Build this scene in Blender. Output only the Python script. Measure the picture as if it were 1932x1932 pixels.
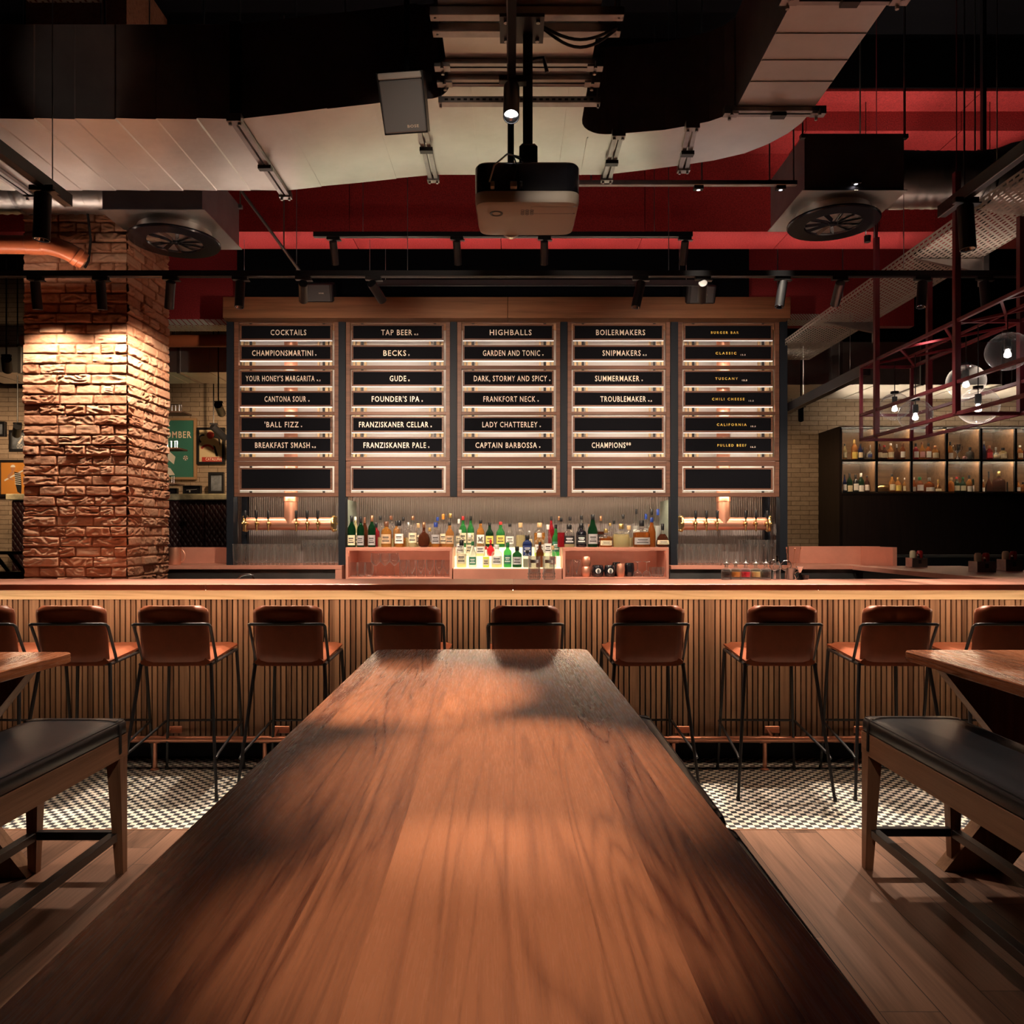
import bpy, bmesh, math, random
from mathutils import Vector, Matrix, noise
random.seed(7)
SC = bpy.context.scene
COL = SC.collection
PI = math.pi
for o in list(bpy.data.objects):
    bpy.data.objects.remove(o)

# ------------------------------------------------------------------ camera, world, exposure
F, H = 1431.0, 1.45          # focal length in pixels of the 1932 px frame, eye height
HORIZON = 1010.0
cam_data = bpy.data.cameras.new('camera')
cam = bpy.data.objects.new('camera', cam_data)
COL.objects.link(cam)
cam.location = (0, 0, H)
cam.rotation_euler = (PI / 2, 0, 0)
cam_data.sensor_width = 36
cam_data.lens = 36 * F / 1932
cam_data.shift_y = (HORIZON - 966) / 1932
cam_data.clip_start = 0.02
SC.camera = cam
SC.view_settings.view_transform = 'Standard'
SC.view_settings.look = 'None'
SC.view_settings.gamma = 1
SC.view_settings.use_curve_mapping = False
SC.view_settings.exposure = 0.0
world = bpy.data.worlds.new('world')
SC.world = world
world.use_nodes = True
world.node_tree.nodes['Background'].inputs[0].default_value = (0.35, 0.32, 0.45, 1)
world.node_tree.nodes['Background'].inputs[1].default_value = 0.012
SC.cycles.max_bounces = 9
SC.cycles.diffuse_bounces = 3
SC.cycles.glossy_bounces = 4
SC.cycles.transmission_bounces = 7
SC.cycles.transparent_max_bounces = 24
SC.cycles.caustics_reflective = False
SC.cycles.caustics_refractive = False
SC.cycles.sample_clamp_indirect = 4.0

SPOT_GAIN = 3.0
WARM = (1.0, 0.66, 0.36)
WARMW = (1.0, 0.79, 0.60)


def W(px, py, d):
    """Point of the room at depth d in front of the eye, from photo measurements."""
    return Vector(((px - 966) * d / F, d, H - (py - HORIZON) * d / F))


def spot_light(name, at, to, watts, angle=40, blend=0.7, color=WARMW, radius=0.03, parent=None):
    ld = bpy.data.lights.new(name, 'SPOT')
    ld.energy = watts * SPOT_GAIN
    ld.spot_size = math.radians(angle)
    ld.spot_blend = blend
    ld.color = color
    ld.shadow_soft_size = radius
    lo = bpy.data.objects.new(name, ld)
    COL.objects.link(lo)
    at, to = Vector(at), Vector(to)
    rot = (to - at).to_track_quat('-Z', 'Y').to_euler()
    if parent:
        lo.parent = parent
        lo.location = at - parent.location
    else:
        lo.location = at
    lo.rotation_euler = rot
    return lo


def area_light(name, at, to, watts, sx, sy, color=WARM):
    ld = bpy.data.lights.new(name, 'AREA')
    ld.energy = watts
    ld.shape = 'RECTANGLE'
    ld.size, ld.size_y = sx, sy
    ld.color = color
    lo = bpy.data.objects.new(name, ld)
    COL.objects.link(lo)
    lo.location = at
    lo.rotation_euler = (Vector(to) - Vector(at)).to_track_quat('-Z', 'Y').to_euler()
    return lo


# ------------------------------------------------------------------ node helpers
def new_mat(name):
    m = bpy.data.materials.new(name)
    m.use_nodes = True
    nt = m.node_tree
    return m, nt, nt.nodes['Principled BSDF']


def N(nt, t, **kw):
    n = nt.nodes.new(t)
    for k, v in kw.items():
        setattr(n, k, v)
    return n


def setv(nt, node, idx, v):
    s = node.inputs[idx]
    if isinstance(v, bpy.types.NodeSocket):
        nt.links.new(v, s)
    else:
        s.default_value = v


def math_n(nt, op, a, b=0.0, c=0.0):
    n = N(nt, 'ShaderNodeMath', operation=op)
    setv(nt, n, 0, a); setv(nt, n, 1, b); setv(nt, n, 2, c)
    return n.outputs[0]


def comb(nt, x, y, z):
    n = N(nt, 'ShaderNodeCombineXYZ')
    setv(nt, n, 0, x); setv(nt, n, 1, y); setv(nt, n, 2, z)
    return n.outputs[0]


def ramp(nt, fac, stops):
    n = N(nt, 'ShaderNodeValToRGB')
    e = n.color_ramp.elements
    while len(e) < len(stops):
        e.new(0.5)
    for el, (p, c) in zip(e, stops):
        el.position = p
        el.color = (*c, 1)
    setv(nt, n, 0, fac)
    return n.outputs[0]


def mixc(nt, fac, a, b, mode='MIX'):
    n = N(nt, 'ShaderNodeMix', data_type='RGBA', blend_type=mode)
    setv(nt, n, 0, fac)
    for i, v in ((6, a), (7, b)):
        setv(nt, n, i, v if isinstance(v, bpy.types.NodeSocket) else (*v, 1))
    return n.outputs[2]


def noise_n(nt, vec, scale=1.0, detail=2.0, rough=0.5, dist=0.0):
    n = N(nt, 'ShaderNodeTexNoise')
    if vec is not None:
        nt.links.new(vec, n.inputs['Vector'])
    n.inputs['Scale'].default_value = scale
    n.inputs['Detail'].default_value = detail
    n.inputs['Roughness'].default_value = rough
    n.inputs['Distortion'].default_value = dist
    return n.outputs[0]


def bump(nt, bsdf, h, strength=0.3, dist=0.01):
    n = N(nt, 'ShaderNodeBump')
    n.inputs['Strength'].default_value = strength
    n.inputs['Distance'].default_value = dist
    nt.links.new(h, n.inputs['Height'])
    nt.links.new(n.outputs[0], bsdf.inputs['Normal'])


def obj_coord(nt):
    return N(nt, 'ShaderNodeTexCoord').outputs['Object']


def plain(name, col, rough=0.5, metal=0.0, spec=0.5, coat=0.0, nscale=0, namt=0.0, bstr=0.0, bdist=0.002, sheen=0.0):
    m, nt, b = new_mat(name)
    b.inputs['Roughness'].default_value = rough
    b.inputs['Metallic'].default_value = metal
    b.inputs['Specular IOR Level'].default_value = spec
    b.inputs['Coat Weight'].default_value = coat
    b.inputs['Sheen Weight'].default_value = sheen
    b.inputs['Base Color'].default_value = (*col, 1)
    if nscale:
        n = noise_n(nt, obj_coord(nt), nscale, 4, 0.6)
        lo = tuple(c * (1 - namt) for c in col)
        hi = tuple(min(1, c * (1 + namt)) for c in col)
        nt.links.new(ramp(nt, n, [(0.3, lo), (0.7, hi)]), b.inputs['Base Color'])
        if bstr:
            bump(nt, b, n, bstr, bdist)
    return m


def emit(name, col, strength):
    m, nt, b = new_mat(name)
    b.inputs['Base Color'].default_value = (*[c * 0.6 for c in col], 1)
    b.inputs['Emission Color'].default_value = (*col, 1)
    b.inputs['Emission Strength'].default_value = strength
    return m


def thin_glass(name, tint=(0.97, 0.965, 0.96), refl=0.95, rough=0.03, base=0.09, edge=0.75, pw=1.6, haze=0.55):
    """Thin clear glass: see-through in the middle, mirror-like towards its rims."""
    m, nt, b = new_mat(name)
    nt.nodes.remove(b)
    out = nt.nodes['Material Output']
    lw = N(nt, 'ShaderNodeLayerWeight')
    lw.inputs[0].default_value = 0.35
    f = math_n(nt, 'MULTIPLY_ADD', math_n(nt, 'POWER', lw.outputs['Facing'], pw), edge, base)
    tr = N(nt, 'ShaderNodeBsdfTransparent')
    tr.inputs[0].default_value = (*tint, 1)
    gl = N(nt, 'ShaderNodeBsdfGlossy')
    tl = N(nt, 'ShaderNodeBsdfTranslucent')
    tl.inputs[0].default_value = (0.9, 0.9, 0.9, 1)
    m2 = N(nt, 'ShaderNodeMixShader')
    m2.inputs[0].default_value = haze
    gl.inputs['Color'].default_value = (refl, refl, refl, 1)
    gl.inputs['Roughness'].default_value = rough
    mx = N(nt, 'ShaderNodeMixShader')
    nt.links.new(f, mx.inputs[0])
    nt.links.new(tr.outputs[0], mx.inputs[1])
    nt.links.new(gl.outputs[0], m2.inputs[1])
    nt.links.new(tl.outputs[0], m2.inputs[2])
    nt.links.new(m2.outputs[0], mx.inputs[2])
    nt.links.new(mx.outputs[0], out.inputs['Surface'])
    return m


def liquid(name, col, rough=0.05):
    m, nt, b = new_mat(name)
    b.inputs['Base Color'].default_value = (*col, 1)
    b.inputs['Roughness'].default_value = rough
    b.inputs['Transmission Weight'].default_value = 0.74
    b.inputs['IOR'].default_value = 1.18
    return m


def wood(name, dark, light, axis='Y', plank=0.0, rough=0.45, gap=0.0, plank_len=0.0, ring=5.0, vary=0.5, bstr=0.15, coat=0.0, across_scale=9.0, fiber=0.45, spec=0.4):
    m, nt, b = new_mat(name)
    sep = N(nt, 'ShaderNodeSeparateXYZ')
    nt.links.new(obj_coord(nt), sep.inputs[0])
    X, Y, Z = sep.outputs
    if axis == 'Y':
        al, ac, dp = Y, X, Z
    elif axis == 'Z':
        al, ac, dp = Z, X, Y
    else:
        al, ac, dp = X, math_n(nt, 'ADD', Y, Z), math_n(nt, 'SUBTRACT', Y, Z)
    oi = N(nt, 'ShaderNodeObjectInfo').outputs['Random']
    rnd = oi
    if plank:
        wob = math_n(nt, 'DIVIDE', ac, plank)
        pid = math_n(nt, 'FLOOR', wob)
        wn = N(nt, 'ShaderNodeTexWhiteNoise', noise_dimensions='1D')
        nt.links.new(math_n(nt, 'ADD', pid, 0.5), wn.inputs['W'])
        rnd = wn.outputs['Value']
        frac = math_n(nt, 'FRACT', wob)
        if plank_len:
            lw_ = math_n(nt, 'DIVIDE', math_n(nt, 'MULTIPLY_ADD', rnd, plank_len * 3.7, al), plank_len)
            lid = math_n(nt, 'FLOOR', lw_)
            lfr = math_n(nt, 'FRACT', lw_)
            wn2 = N(nt, 'ShaderNodeTexWhiteNoise', noise_dimensions='2D')
            nt.links.new(comb(nt, pid, lid, 0.0), wn2.inputs['Vector'])
            rnd = wn2.outputs['Value']
    v1 = comb(nt, math_n(nt, 'MULTIPLY_ADD', ac, across_scale, math_n(nt, 'MULTIPLY', rnd, 37.0)),
              math_n(nt, 'MULTIPLY_ADD', al, 0.7, math_n(nt, 'MULTIPLY', rnd, 91.0)),
              math_n(nt, 'MULTIPLY', dp, across_scale))
    n1 = noise_n(nt, v1, 1.0, 1.6, 0.45, 0.35)
    s = math_n(nt, 'SINE', math_n(nt, 'MULTIPLY', n1, math_n(nt, 'MULTIPLY_ADD', math_n(nt, 'FRACT', math_n(nt, 'MULTIPLY', rnd, 7.31)), 2 * PI * ring * 0.9, 2 * PI * ring * 0.4)))
    rings = math_n(nt, 'POWER', math_n(nt, 'MULTIPLY_ADD', s, 0.5, 0.5), 0.4)
    v2 = comb(nt, math_n(nt, 'MULTIPLY', ac, 230.0), math_n(nt, 'MULTIPLY', al, 9.0), math_n(nt, 'MULTIPLY', dp, 230.0))
    fb = noise_n(nt, v2, 1.0, 2.5, 0.6)
    v3 = comb(nt, math_n(nt, 'MULTIPLY_ADD', ac, 75.0, math_n(nt, 'MULTIPLY', rnd, 53.0)), math_n(nt, 'MULTIPLY', al, 1.7), math_n(nt, 'MULTIPLY', dp, 75.0))
    st = noise_n(nt, v3, 1.0, 2.0, 0.55)
    mx = math_n(nt, 'ADD', math_n(nt, 'MULTIPLY', rings, 0.36), math_n(nt, 'MULTIPLY_ADD', fb, fiber * 0.8, math_n(nt, 'MULTIPLY_ADD', st, 0.62, -0.16)))
    fac = math_n(nt, 'ADD', mx, math_n(nt, 'MULTIPLY_ADD', rnd, vary, -0.5 * vary))
    mid = tuple((a + c) / 2 for a, c in zip(dark, light))
    colr = ramp(nt, fac, [(0.12, dark), (0.5, mid), (0.92, light)])
    if plank and gap:
        g1 = math_n(nt, 'LESS_THAN', frac, gap / plank)
        if plank_len:
            g2 = math_n(nt, 'LESS_THAN', lfr, gap * 0.8 / plank_len)
            g1 = math_n(nt, 'MAXIMUM', g1, g2)
        colr = mixc(nt, g1, colr, tuple(c * 0.12 for c in dark))
    nt.links.new(colr, b.inputs['Base Color'])
    b.inputs['Coat Weight'].default_value = coat
    b.inputs['Coat Roughness'].default_value = 0.25
    b.inputs['Specular IOR Level'].default_value = spec
    r = math_n(nt, 'MULTIPLY_ADD', fb, -0.14, rough + 0.07)
    nt.links.new(r, b.inputs['Roughness'])
    if bstr:
        bump(nt, b, mx, bstr, 0.0012)
    return m


# ------------------------------------------------------------------ materials
M = {}
M['oak_table'] = wood('oak_table', (0.14, 0.038, 0.018), (0.60, 0.225, 0.105), 'Y', plank=0.104, rough=0.27, ring=11, vary=0.58, coat=0.15, bstr=0.15, across_scale=10, fiber=0.55)
M['oak_floor'] = wood('oak_floor', (0.075, 0.036, 0.022), (0.26, 0.135, 0.088), 'Y', plank=0.186, gap=0.003, plank_len=1.75, rough=0.42, ring=3.5, vary=0.40, across_scale=7)
M['oak_slat'] = wood('oak_slat', (0.12, 0.058, 0.032), (0.38, 0.215, 0.125), 'Z', plank=0.0339, rough=0.5, ring=3, vary=0.40, across_scale=16)
M['oak_light'] = wood('oak_light', (0.50, 0.33, 0.17), (0.78, 0.57, 0.34), 'X', rough=0.5, ring=5, vary=0.2)
M['oak_frame'] = wood('oak_frame', (0.060, 0.022, 0.013), (0.185, 0.078, 0.044), 'X', rough=0.5, ring=4, vary=0.2)
M['oak_header'] = wood('oak_header', (0.125, 0.052, 0.023), (0.27, 0.125, 0.060), 'X', rough=0.45, ring=2.5, vary=0.2)
M['oak_bench'] = wood('oak_bench', (0.18, 0.085, 0.045), (0.44, 0.24, 0.14), 'Y', rough=0.5, ring=4, vary=0.2)
M['oak_leg'] = wood('oak_leg', (0.16, 0.078, 0.042), (0.38, 0.21, 0.125), 'Z', rough=0.5, ring=3, vary=0.2)
M['black_wood'] = plain('black_wood', (0.012, 0.010, 0.012), 0.5, nscale=30, namt=0.3)
M['copper'] = plain('copper', (0.90, 0.43, 0.29), 0.34, 0.8, nscale=3, namt=0.12)
M['copper_top'] = plain('copper_top', (0.62, 0.29, 0.22), 0.28, 0.35, nscale=2.5, namt=0.12)
M['copper_sat'] = plain('copper_satin', (0.76, 0.33, 0.235), 0.40, 0.45, nscale=2.5, namt=0.12)
M['brass'] = plain('brass', (0.85, 0.58, 0.25), 0.28, 1.0)
M['chrome'] = plain('chrome', (0.75, 0.74, 0.74), 0.14, 1.0)
M['steel'] = plain('brushed_steel', (0.42, 0.42, 0.42), 0.32, 1.0, nscale=2, namt=0.3)
M['black_metal'] = plain('black_metal', (0.012, 0.012, 0.015), 0.38, 0.0, 0.5)
M['black_matte'] = plain('black_matte', (0.008, 0.008, 0.010), 0.7)
M['black_gloss'] = plain('black_gloss', (0.010, 0.010, 0.014), 0.18)
M['grey_plastic'] = plain('grey_plastic', (0.24, 0.24, 0.25), 0.45)
M['dark_grey'] = plain('dark_grey', (0.05, 0.05, 0.055), 0.5)
M['beige_plastic'] = plain('beige_plastic', (0.44, 0.39, 0.33), 0.4)
M['white'] = plain('white_paint', (0.75, 0.72, 0.68), 0.5)
M['letter'] = plain('cream_letter', (0.95, 0.80, 0.66), 0.5)
M['letter_yellow'] = plain('yellow_letter', (0.90, 0.62, 0.12), 0.5)
M['felt'] = plain('black_felt', (0.004, 0.004, 0.006), 0.9, spec=0.12)
M['leather_tan'] = plain('cognac_leather', (0.235, 0.062, 0.027), 0.40, 0, 0.4, nscale=9, namt=0.16, bstr=0.10, bdist=0.002)
M['leather_black'] = plain('black_leather', (0.011, 0.013, 0.018), 0.40, 0, 0.4, nscale=60, namt=0.3, bstr=0.12, bdist=0.001)
M['red_felt'] = plain('red_acoustic_board', (0.34, 0.022, 0.026), 0.9, nscale=90, namt=0.38, bstr=0.6, bdist=0.006)
M['ceiling'] = plain('black_ceiling', (0.003, 0.003, 0.005), 0.95, spec=0.1)
M['kick'] = plain('dark_kick', (0.008, 0.011, 0.017), 0.55, spec=0.2)
M['galv'] = plain('galvanised_sheet', (0.66, 0.64, 0.62), 0.38, 1.0, nscale=2.6, namt=0.10, bstr=0.35, bdist=0.018)
M['galv_dark'] = plain('galvanised_frame', (0.40, 0.38, 0.38), 0.38, 1.0, nscale=12, namt=0.15)
M['galv_matte'] = plain('galvanised_box', (0.34, 0.31, 0.33), 0.45, 0.8, nscale=6, namt=0.12)
M['orange_pipe'] = plain('orange_pipe', (0.58, 0.16, 0.065), 0.32, 0.0, 0.5)
M['burgundy'] = plain('burgundy_paint', (0.15, 0.020, 0.032), 0.40)
M['walnut_dark'] = wood('dark_walnut', (0.006, 0.004, 0.004), (0.022, 0.013, 0.012), 'Z', rough=0.45, ring=4, vary=0.3)
M['cab_back'] = wood('cabinet_back', (0.14, 0.075, 0.036), (0.30, 0.17, 0.085), 'X', rough=0.5, ring=4, vary=0.2)
M['glass'] = thin_glass('clear_glass')
M['cut_glass'] = thin_glass('cut_glass', (0.93, 0.92, 0.91), 0.95, 0.03, 0.20, 0.7, 1.4, 0.5)
M['globe'] = thin_glass('globe_glass', (0.96, 0.96, 0.97), 0.95, 0.02, 0.035, 0.85, 2.6, 0.4)
M['pane'] = thin_glass('cabinet_glass', (0.97, 0.95, 0.93), 0.8, 0.02, 0.03, 0.25)
M['smoke'] = thin_glass('smoky_glass', (0.80, 0.78, 0.76), 0.8, 0.05, 0.06, 0.45)
M['led_warm'] = emit('led_warm', (1.0, 0.75, 0.50), 46)
M['led_back'] = emit('led_backbar', (1.0, 0.78, 0.52), 55)
M['led_rear'] = emit('led_panel_rear', (1.0, 0.82, 0.66), 62)
M['led_cab'] = emit('led_cabinet', (1.0, 0.77, 0.52), 110)
M['led_up'] = emit('led_uplight', (1.0, 0.76, 0.60), 26)
M['led_up_mid'] = emit('led_uplight_green', (0.86, 0.90, 0.60), 19)
M['led_up_cool'] = emit('led_uplight_neutral', (0.95, 0.86, 0.82), 7)
M['led_dim'] = emit('led_uplight_dim', (1.0, 0.74, 0.58), 14)
M['led_upred'] = emit('led_uplight_beam', (1.0, 0.74, 0.58), 55)
M['led_shelf'] = emit('led_shelf', (1.0, 0.76, 0.56), 36)
M['led_edge'] = emit('led_edge', (1.0, 0.92, 0.84), 0.62)
M['tier'] = emit('lit_acrylic', (1.0, 0.86, 0.50), 1.3)
M['lens'] = emit('lamp_lens', (0.95, 0.93, 1.0), 1.3)
M['lens_hot'] = emit('lamp_lens_hot', (1.0, 0.98, 1.0), 6)
M['bulb'] = emit('bulb_glow', (1.0, 0.90, 0.80), 22)


def tile_mat():
    m, nt, b = new_mat('checker_tile')
    c = obj_coord(nt)
    mp = N(nt, 'ShaderNodeMapping')
    mp.inputs['Location'].default_value = (0.003, 0.0, 0.013)
    nt.links.new(c, mp.inputs[0])
    ck = N(nt, 'ShaderNodeTexChecker')
    ck.inputs['Scale'].default_value = 1 / 0.0319
    ck.inputs['Color1'].default_value = (0.88, 0.81, 0.70, 1)
    ck.inputs['Color2'].default_value = (0.040, 0.044, 0.055, 1)
    nt.links.new(mp.outputs[0], ck.inputs['Vector'])
    n = noise_n(nt, c, 14, 3, 0.6)
    nt.links.new(mixc(nt, 0.25, ck.outputs[0], ramp(nt, n, [(0.3, (0.6, 0.6, 0.6)), (0.7, (1, 1, 1))]), 'MULTIPLY'), b.inputs['Base Color'])
    b.inputs['Roughness'].default_value = 0.42
    return m


def pillar_mat(name, a, c2, c3):
    m, nt, b = new_mat(name)
    at = N(nt, 'ShaderNodeAttribute', attribute_name='tint')
    n = noise_n(nt, obj_coord(nt), 38, 5, 0.65)
    f = math_n(nt, 'ADD', math_n(nt, 'MULTIPLY', at.outputs['Fac'], 0.7), math_n(nt, 'MULTIPLY_ADD', n, 0.5, -0.1))
    nt.links.new(ramp(nt, f, [(0.0, (0.10, 0.05, 0.032)), (0.12, a), (0.5, c2), (0.95, c3)]), b.inputs['Base Color'])
    b.inputs['Roughness'].default_value = 0.85
    bump(nt, b, n, 0.5, 0.006)
    return m


def brick_wall_mat(name, a, c2, mortar, bw=0.27, bh=0.07):
    m, nt, b = new_mat(name)
    sep = N(nt, 'ShaderNodeSeparateXYZ')
    nt.links.new(obj_coord(nt), sep.inputs[0])
    v = comb(nt, math_n(nt, 'ADD', sep.outputs[0], sep.outputs[1]), sep.outputs[2], 0.0)
    br = N(nt, 'ShaderNodeTexBrick')
    br.inputs['Scale'].default_value = 1
    br.inputs['Brick Width'].default_value = bw
    br.inputs['Row Height'].default_value = bh
    br.inputs['Mortar Size'].default_value = 0.004
    br.inputs['Color1'].default_value = (*a, 1)
    br.inputs['Color2'].default_value = (*c2, 1)
    br.inputs['Mortar'].default_value = (*mortar, 1)
    nt.links.new(v, br.inputs['Vector'])
    n = noise_n(nt, obj_coord(nt), 22, 4, 0.65)
    nt.links.new(mixc(nt, 0.5, br.outputs[0], ramp(nt, n, [(0.3, (0.55, 0.55, 0.55)), (0.7, (1, 1, 1))]), 'MULTIPLY'), b.inputs['Base Color'])
    b.inputs['Roughness'].default_value = 0.85
    h = math_n(nt, 'SUBTRACT', math_n(nt, 'MULTIPLY', n, 0.7), br.outputs['Fac'])
    bump(nt, b, h, 0.6, 0.01)
    return m


def reeded_mat():
    m, nt, b = new_mat('reeded_panel')
    sep = N(nt, 'ShaderNodeSeparateXYZ')
    nt.links.new(obj_coord(nt), sep.inputs[0])
    s = math_n(nt, 'ABSOLUTE', math_n(nt, 'SINE', math_n(nt, 'MULTIPLY', sep.outputs[0], PI / 0.019)))
    b.inputs['Base Color'].default_value = (0.30, 0.26, 0.25, 1)
    b.inputs['Metallic'].default_value = 0.55
    b.inputs['Roughness'].default_value = 0.34
    bump(nt, b, s, 0.9, 0.004)
    return m


def quilt_mat():
    m, nt, b = new_mat('quilted_red_vinyl')
    sep = N(nt, 'ShaderNodeSeparateXYZ')
    nt.links.new(obj_coord(nt), sep.inputs[0])
    p = 0.11
    u = math_n(nt, 'ADD', math_n(nt, 'MULTIPLY', sep.outputs[0], 1.5), sep.outputs[2])
    w = math_n(nt, 'SUBTRACT', math_n(nt, 'MULTIPLY', sep.outputs[0], 1.5), sep.outputs[2])
    a = math_n(nt, 'ABSOLUTE', math_n(nt, 'SINE', math_n(nt, 'MULTIPLY', u, PI / p)))
    c = math_n(nt, 'ABSOLUTE', math_n(nt, 'SINE', math_n(nt, 'MULTIPLY', w, PI / p)))
    h = math_n(nt, 'POWER', math_n(nt, 'MULTIPLY', a, c), 0.4)
    b.inputs['Base Color'].default_value = (0.055, 0.020, 0.022, 1)
    b.inputs['Roughness'].default_value = 0.4
    bump(nt, b, h, 0.8, 0.02)
    return m


def perforated_mat():
    """Galvanised tray sheet with rows of slots punched right through it."""
    m, nt, b = new_mat('perforated_sheet')
    out = nt.nodes['Material Output']
    sep = N(nt, 'ShaderNodeSeparateXYZ')
    nt.links.new(obj_coord(nt), sep.inputs[0])
    ac = math_n(nt, 'ADD', sep.outputs[0], sep.outputs[2])
    rowf = math_n(nt, 'DIVIDE', ac, 0.030)
    rid = math_n(nt, 'FLOOR', rowf)
    al = math_n(nt, 'ADD', math_n(nt, 'DIVIDE', sep.outputs[1], 0.052), math_n(nt, 'MULTIPLY', rid, 0.5))
    a = math_n(nt, 'LESS_THAN', math_n(nt, 'ABSOLUTE', math_n(nt, 'SUBTRACT', math_n(nt, 'FRACT', rowf), 0.5)), 0.17)
    c = math_n(nt, 'LESS_THAN', math_n(nt, 'ABSOLUTE', math_n(nt, 'SUBTRACT', math_n(nt, 'FRACT', al), 0.5)), 0.31)
    hole = math_n(nt, 'MULTIPLY', a, c)
    b.inputs['Base Color'].default_value = (0.58, 0.54, 0.48, 1)
    b.inputs['Metallic'].default_value = 0.7
    b.inputs['Roughness'].default_value = 0.58
    tr = N(nt, 'ShaderNodeBsdfTransparent')
    mx = N(nt, 'ShaderNodeMixShader')
    nt.links.new(hole, mx.inputs[0])
    nt.links.new(b.outputs[0], mx.inputs[1])
    nt.links.new(tr.outputs[0], mx.inputs[2])
    nt.links.new(mx.outputs[0], out.inputs['Surface'])
    return m


M['tile'] = tile_mat()
M['pillar'] = pillar_mat('rough_brick', (0.30, 0.115, 0.058), (0.50, 0.24, 0.135), (0.62, 0.38, 0.25))
M['brick_beige'] = brick_wall_mat('beige_brick', (0.47, 0.36, 0.275), (0.39, 0.29, 0.215), (0.16, 0.11, 0.08))
M['stone'] = plain('cream_stone', (0.55, 0.50, 0.34), 0.8, nscale=8, namt=0.35, bstr=0.7, bdist=0.02)
M['reeded'] = reeded_mat()
M['quilt'] = quilt_mat()
M['perf'] = perforated_mat()


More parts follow.
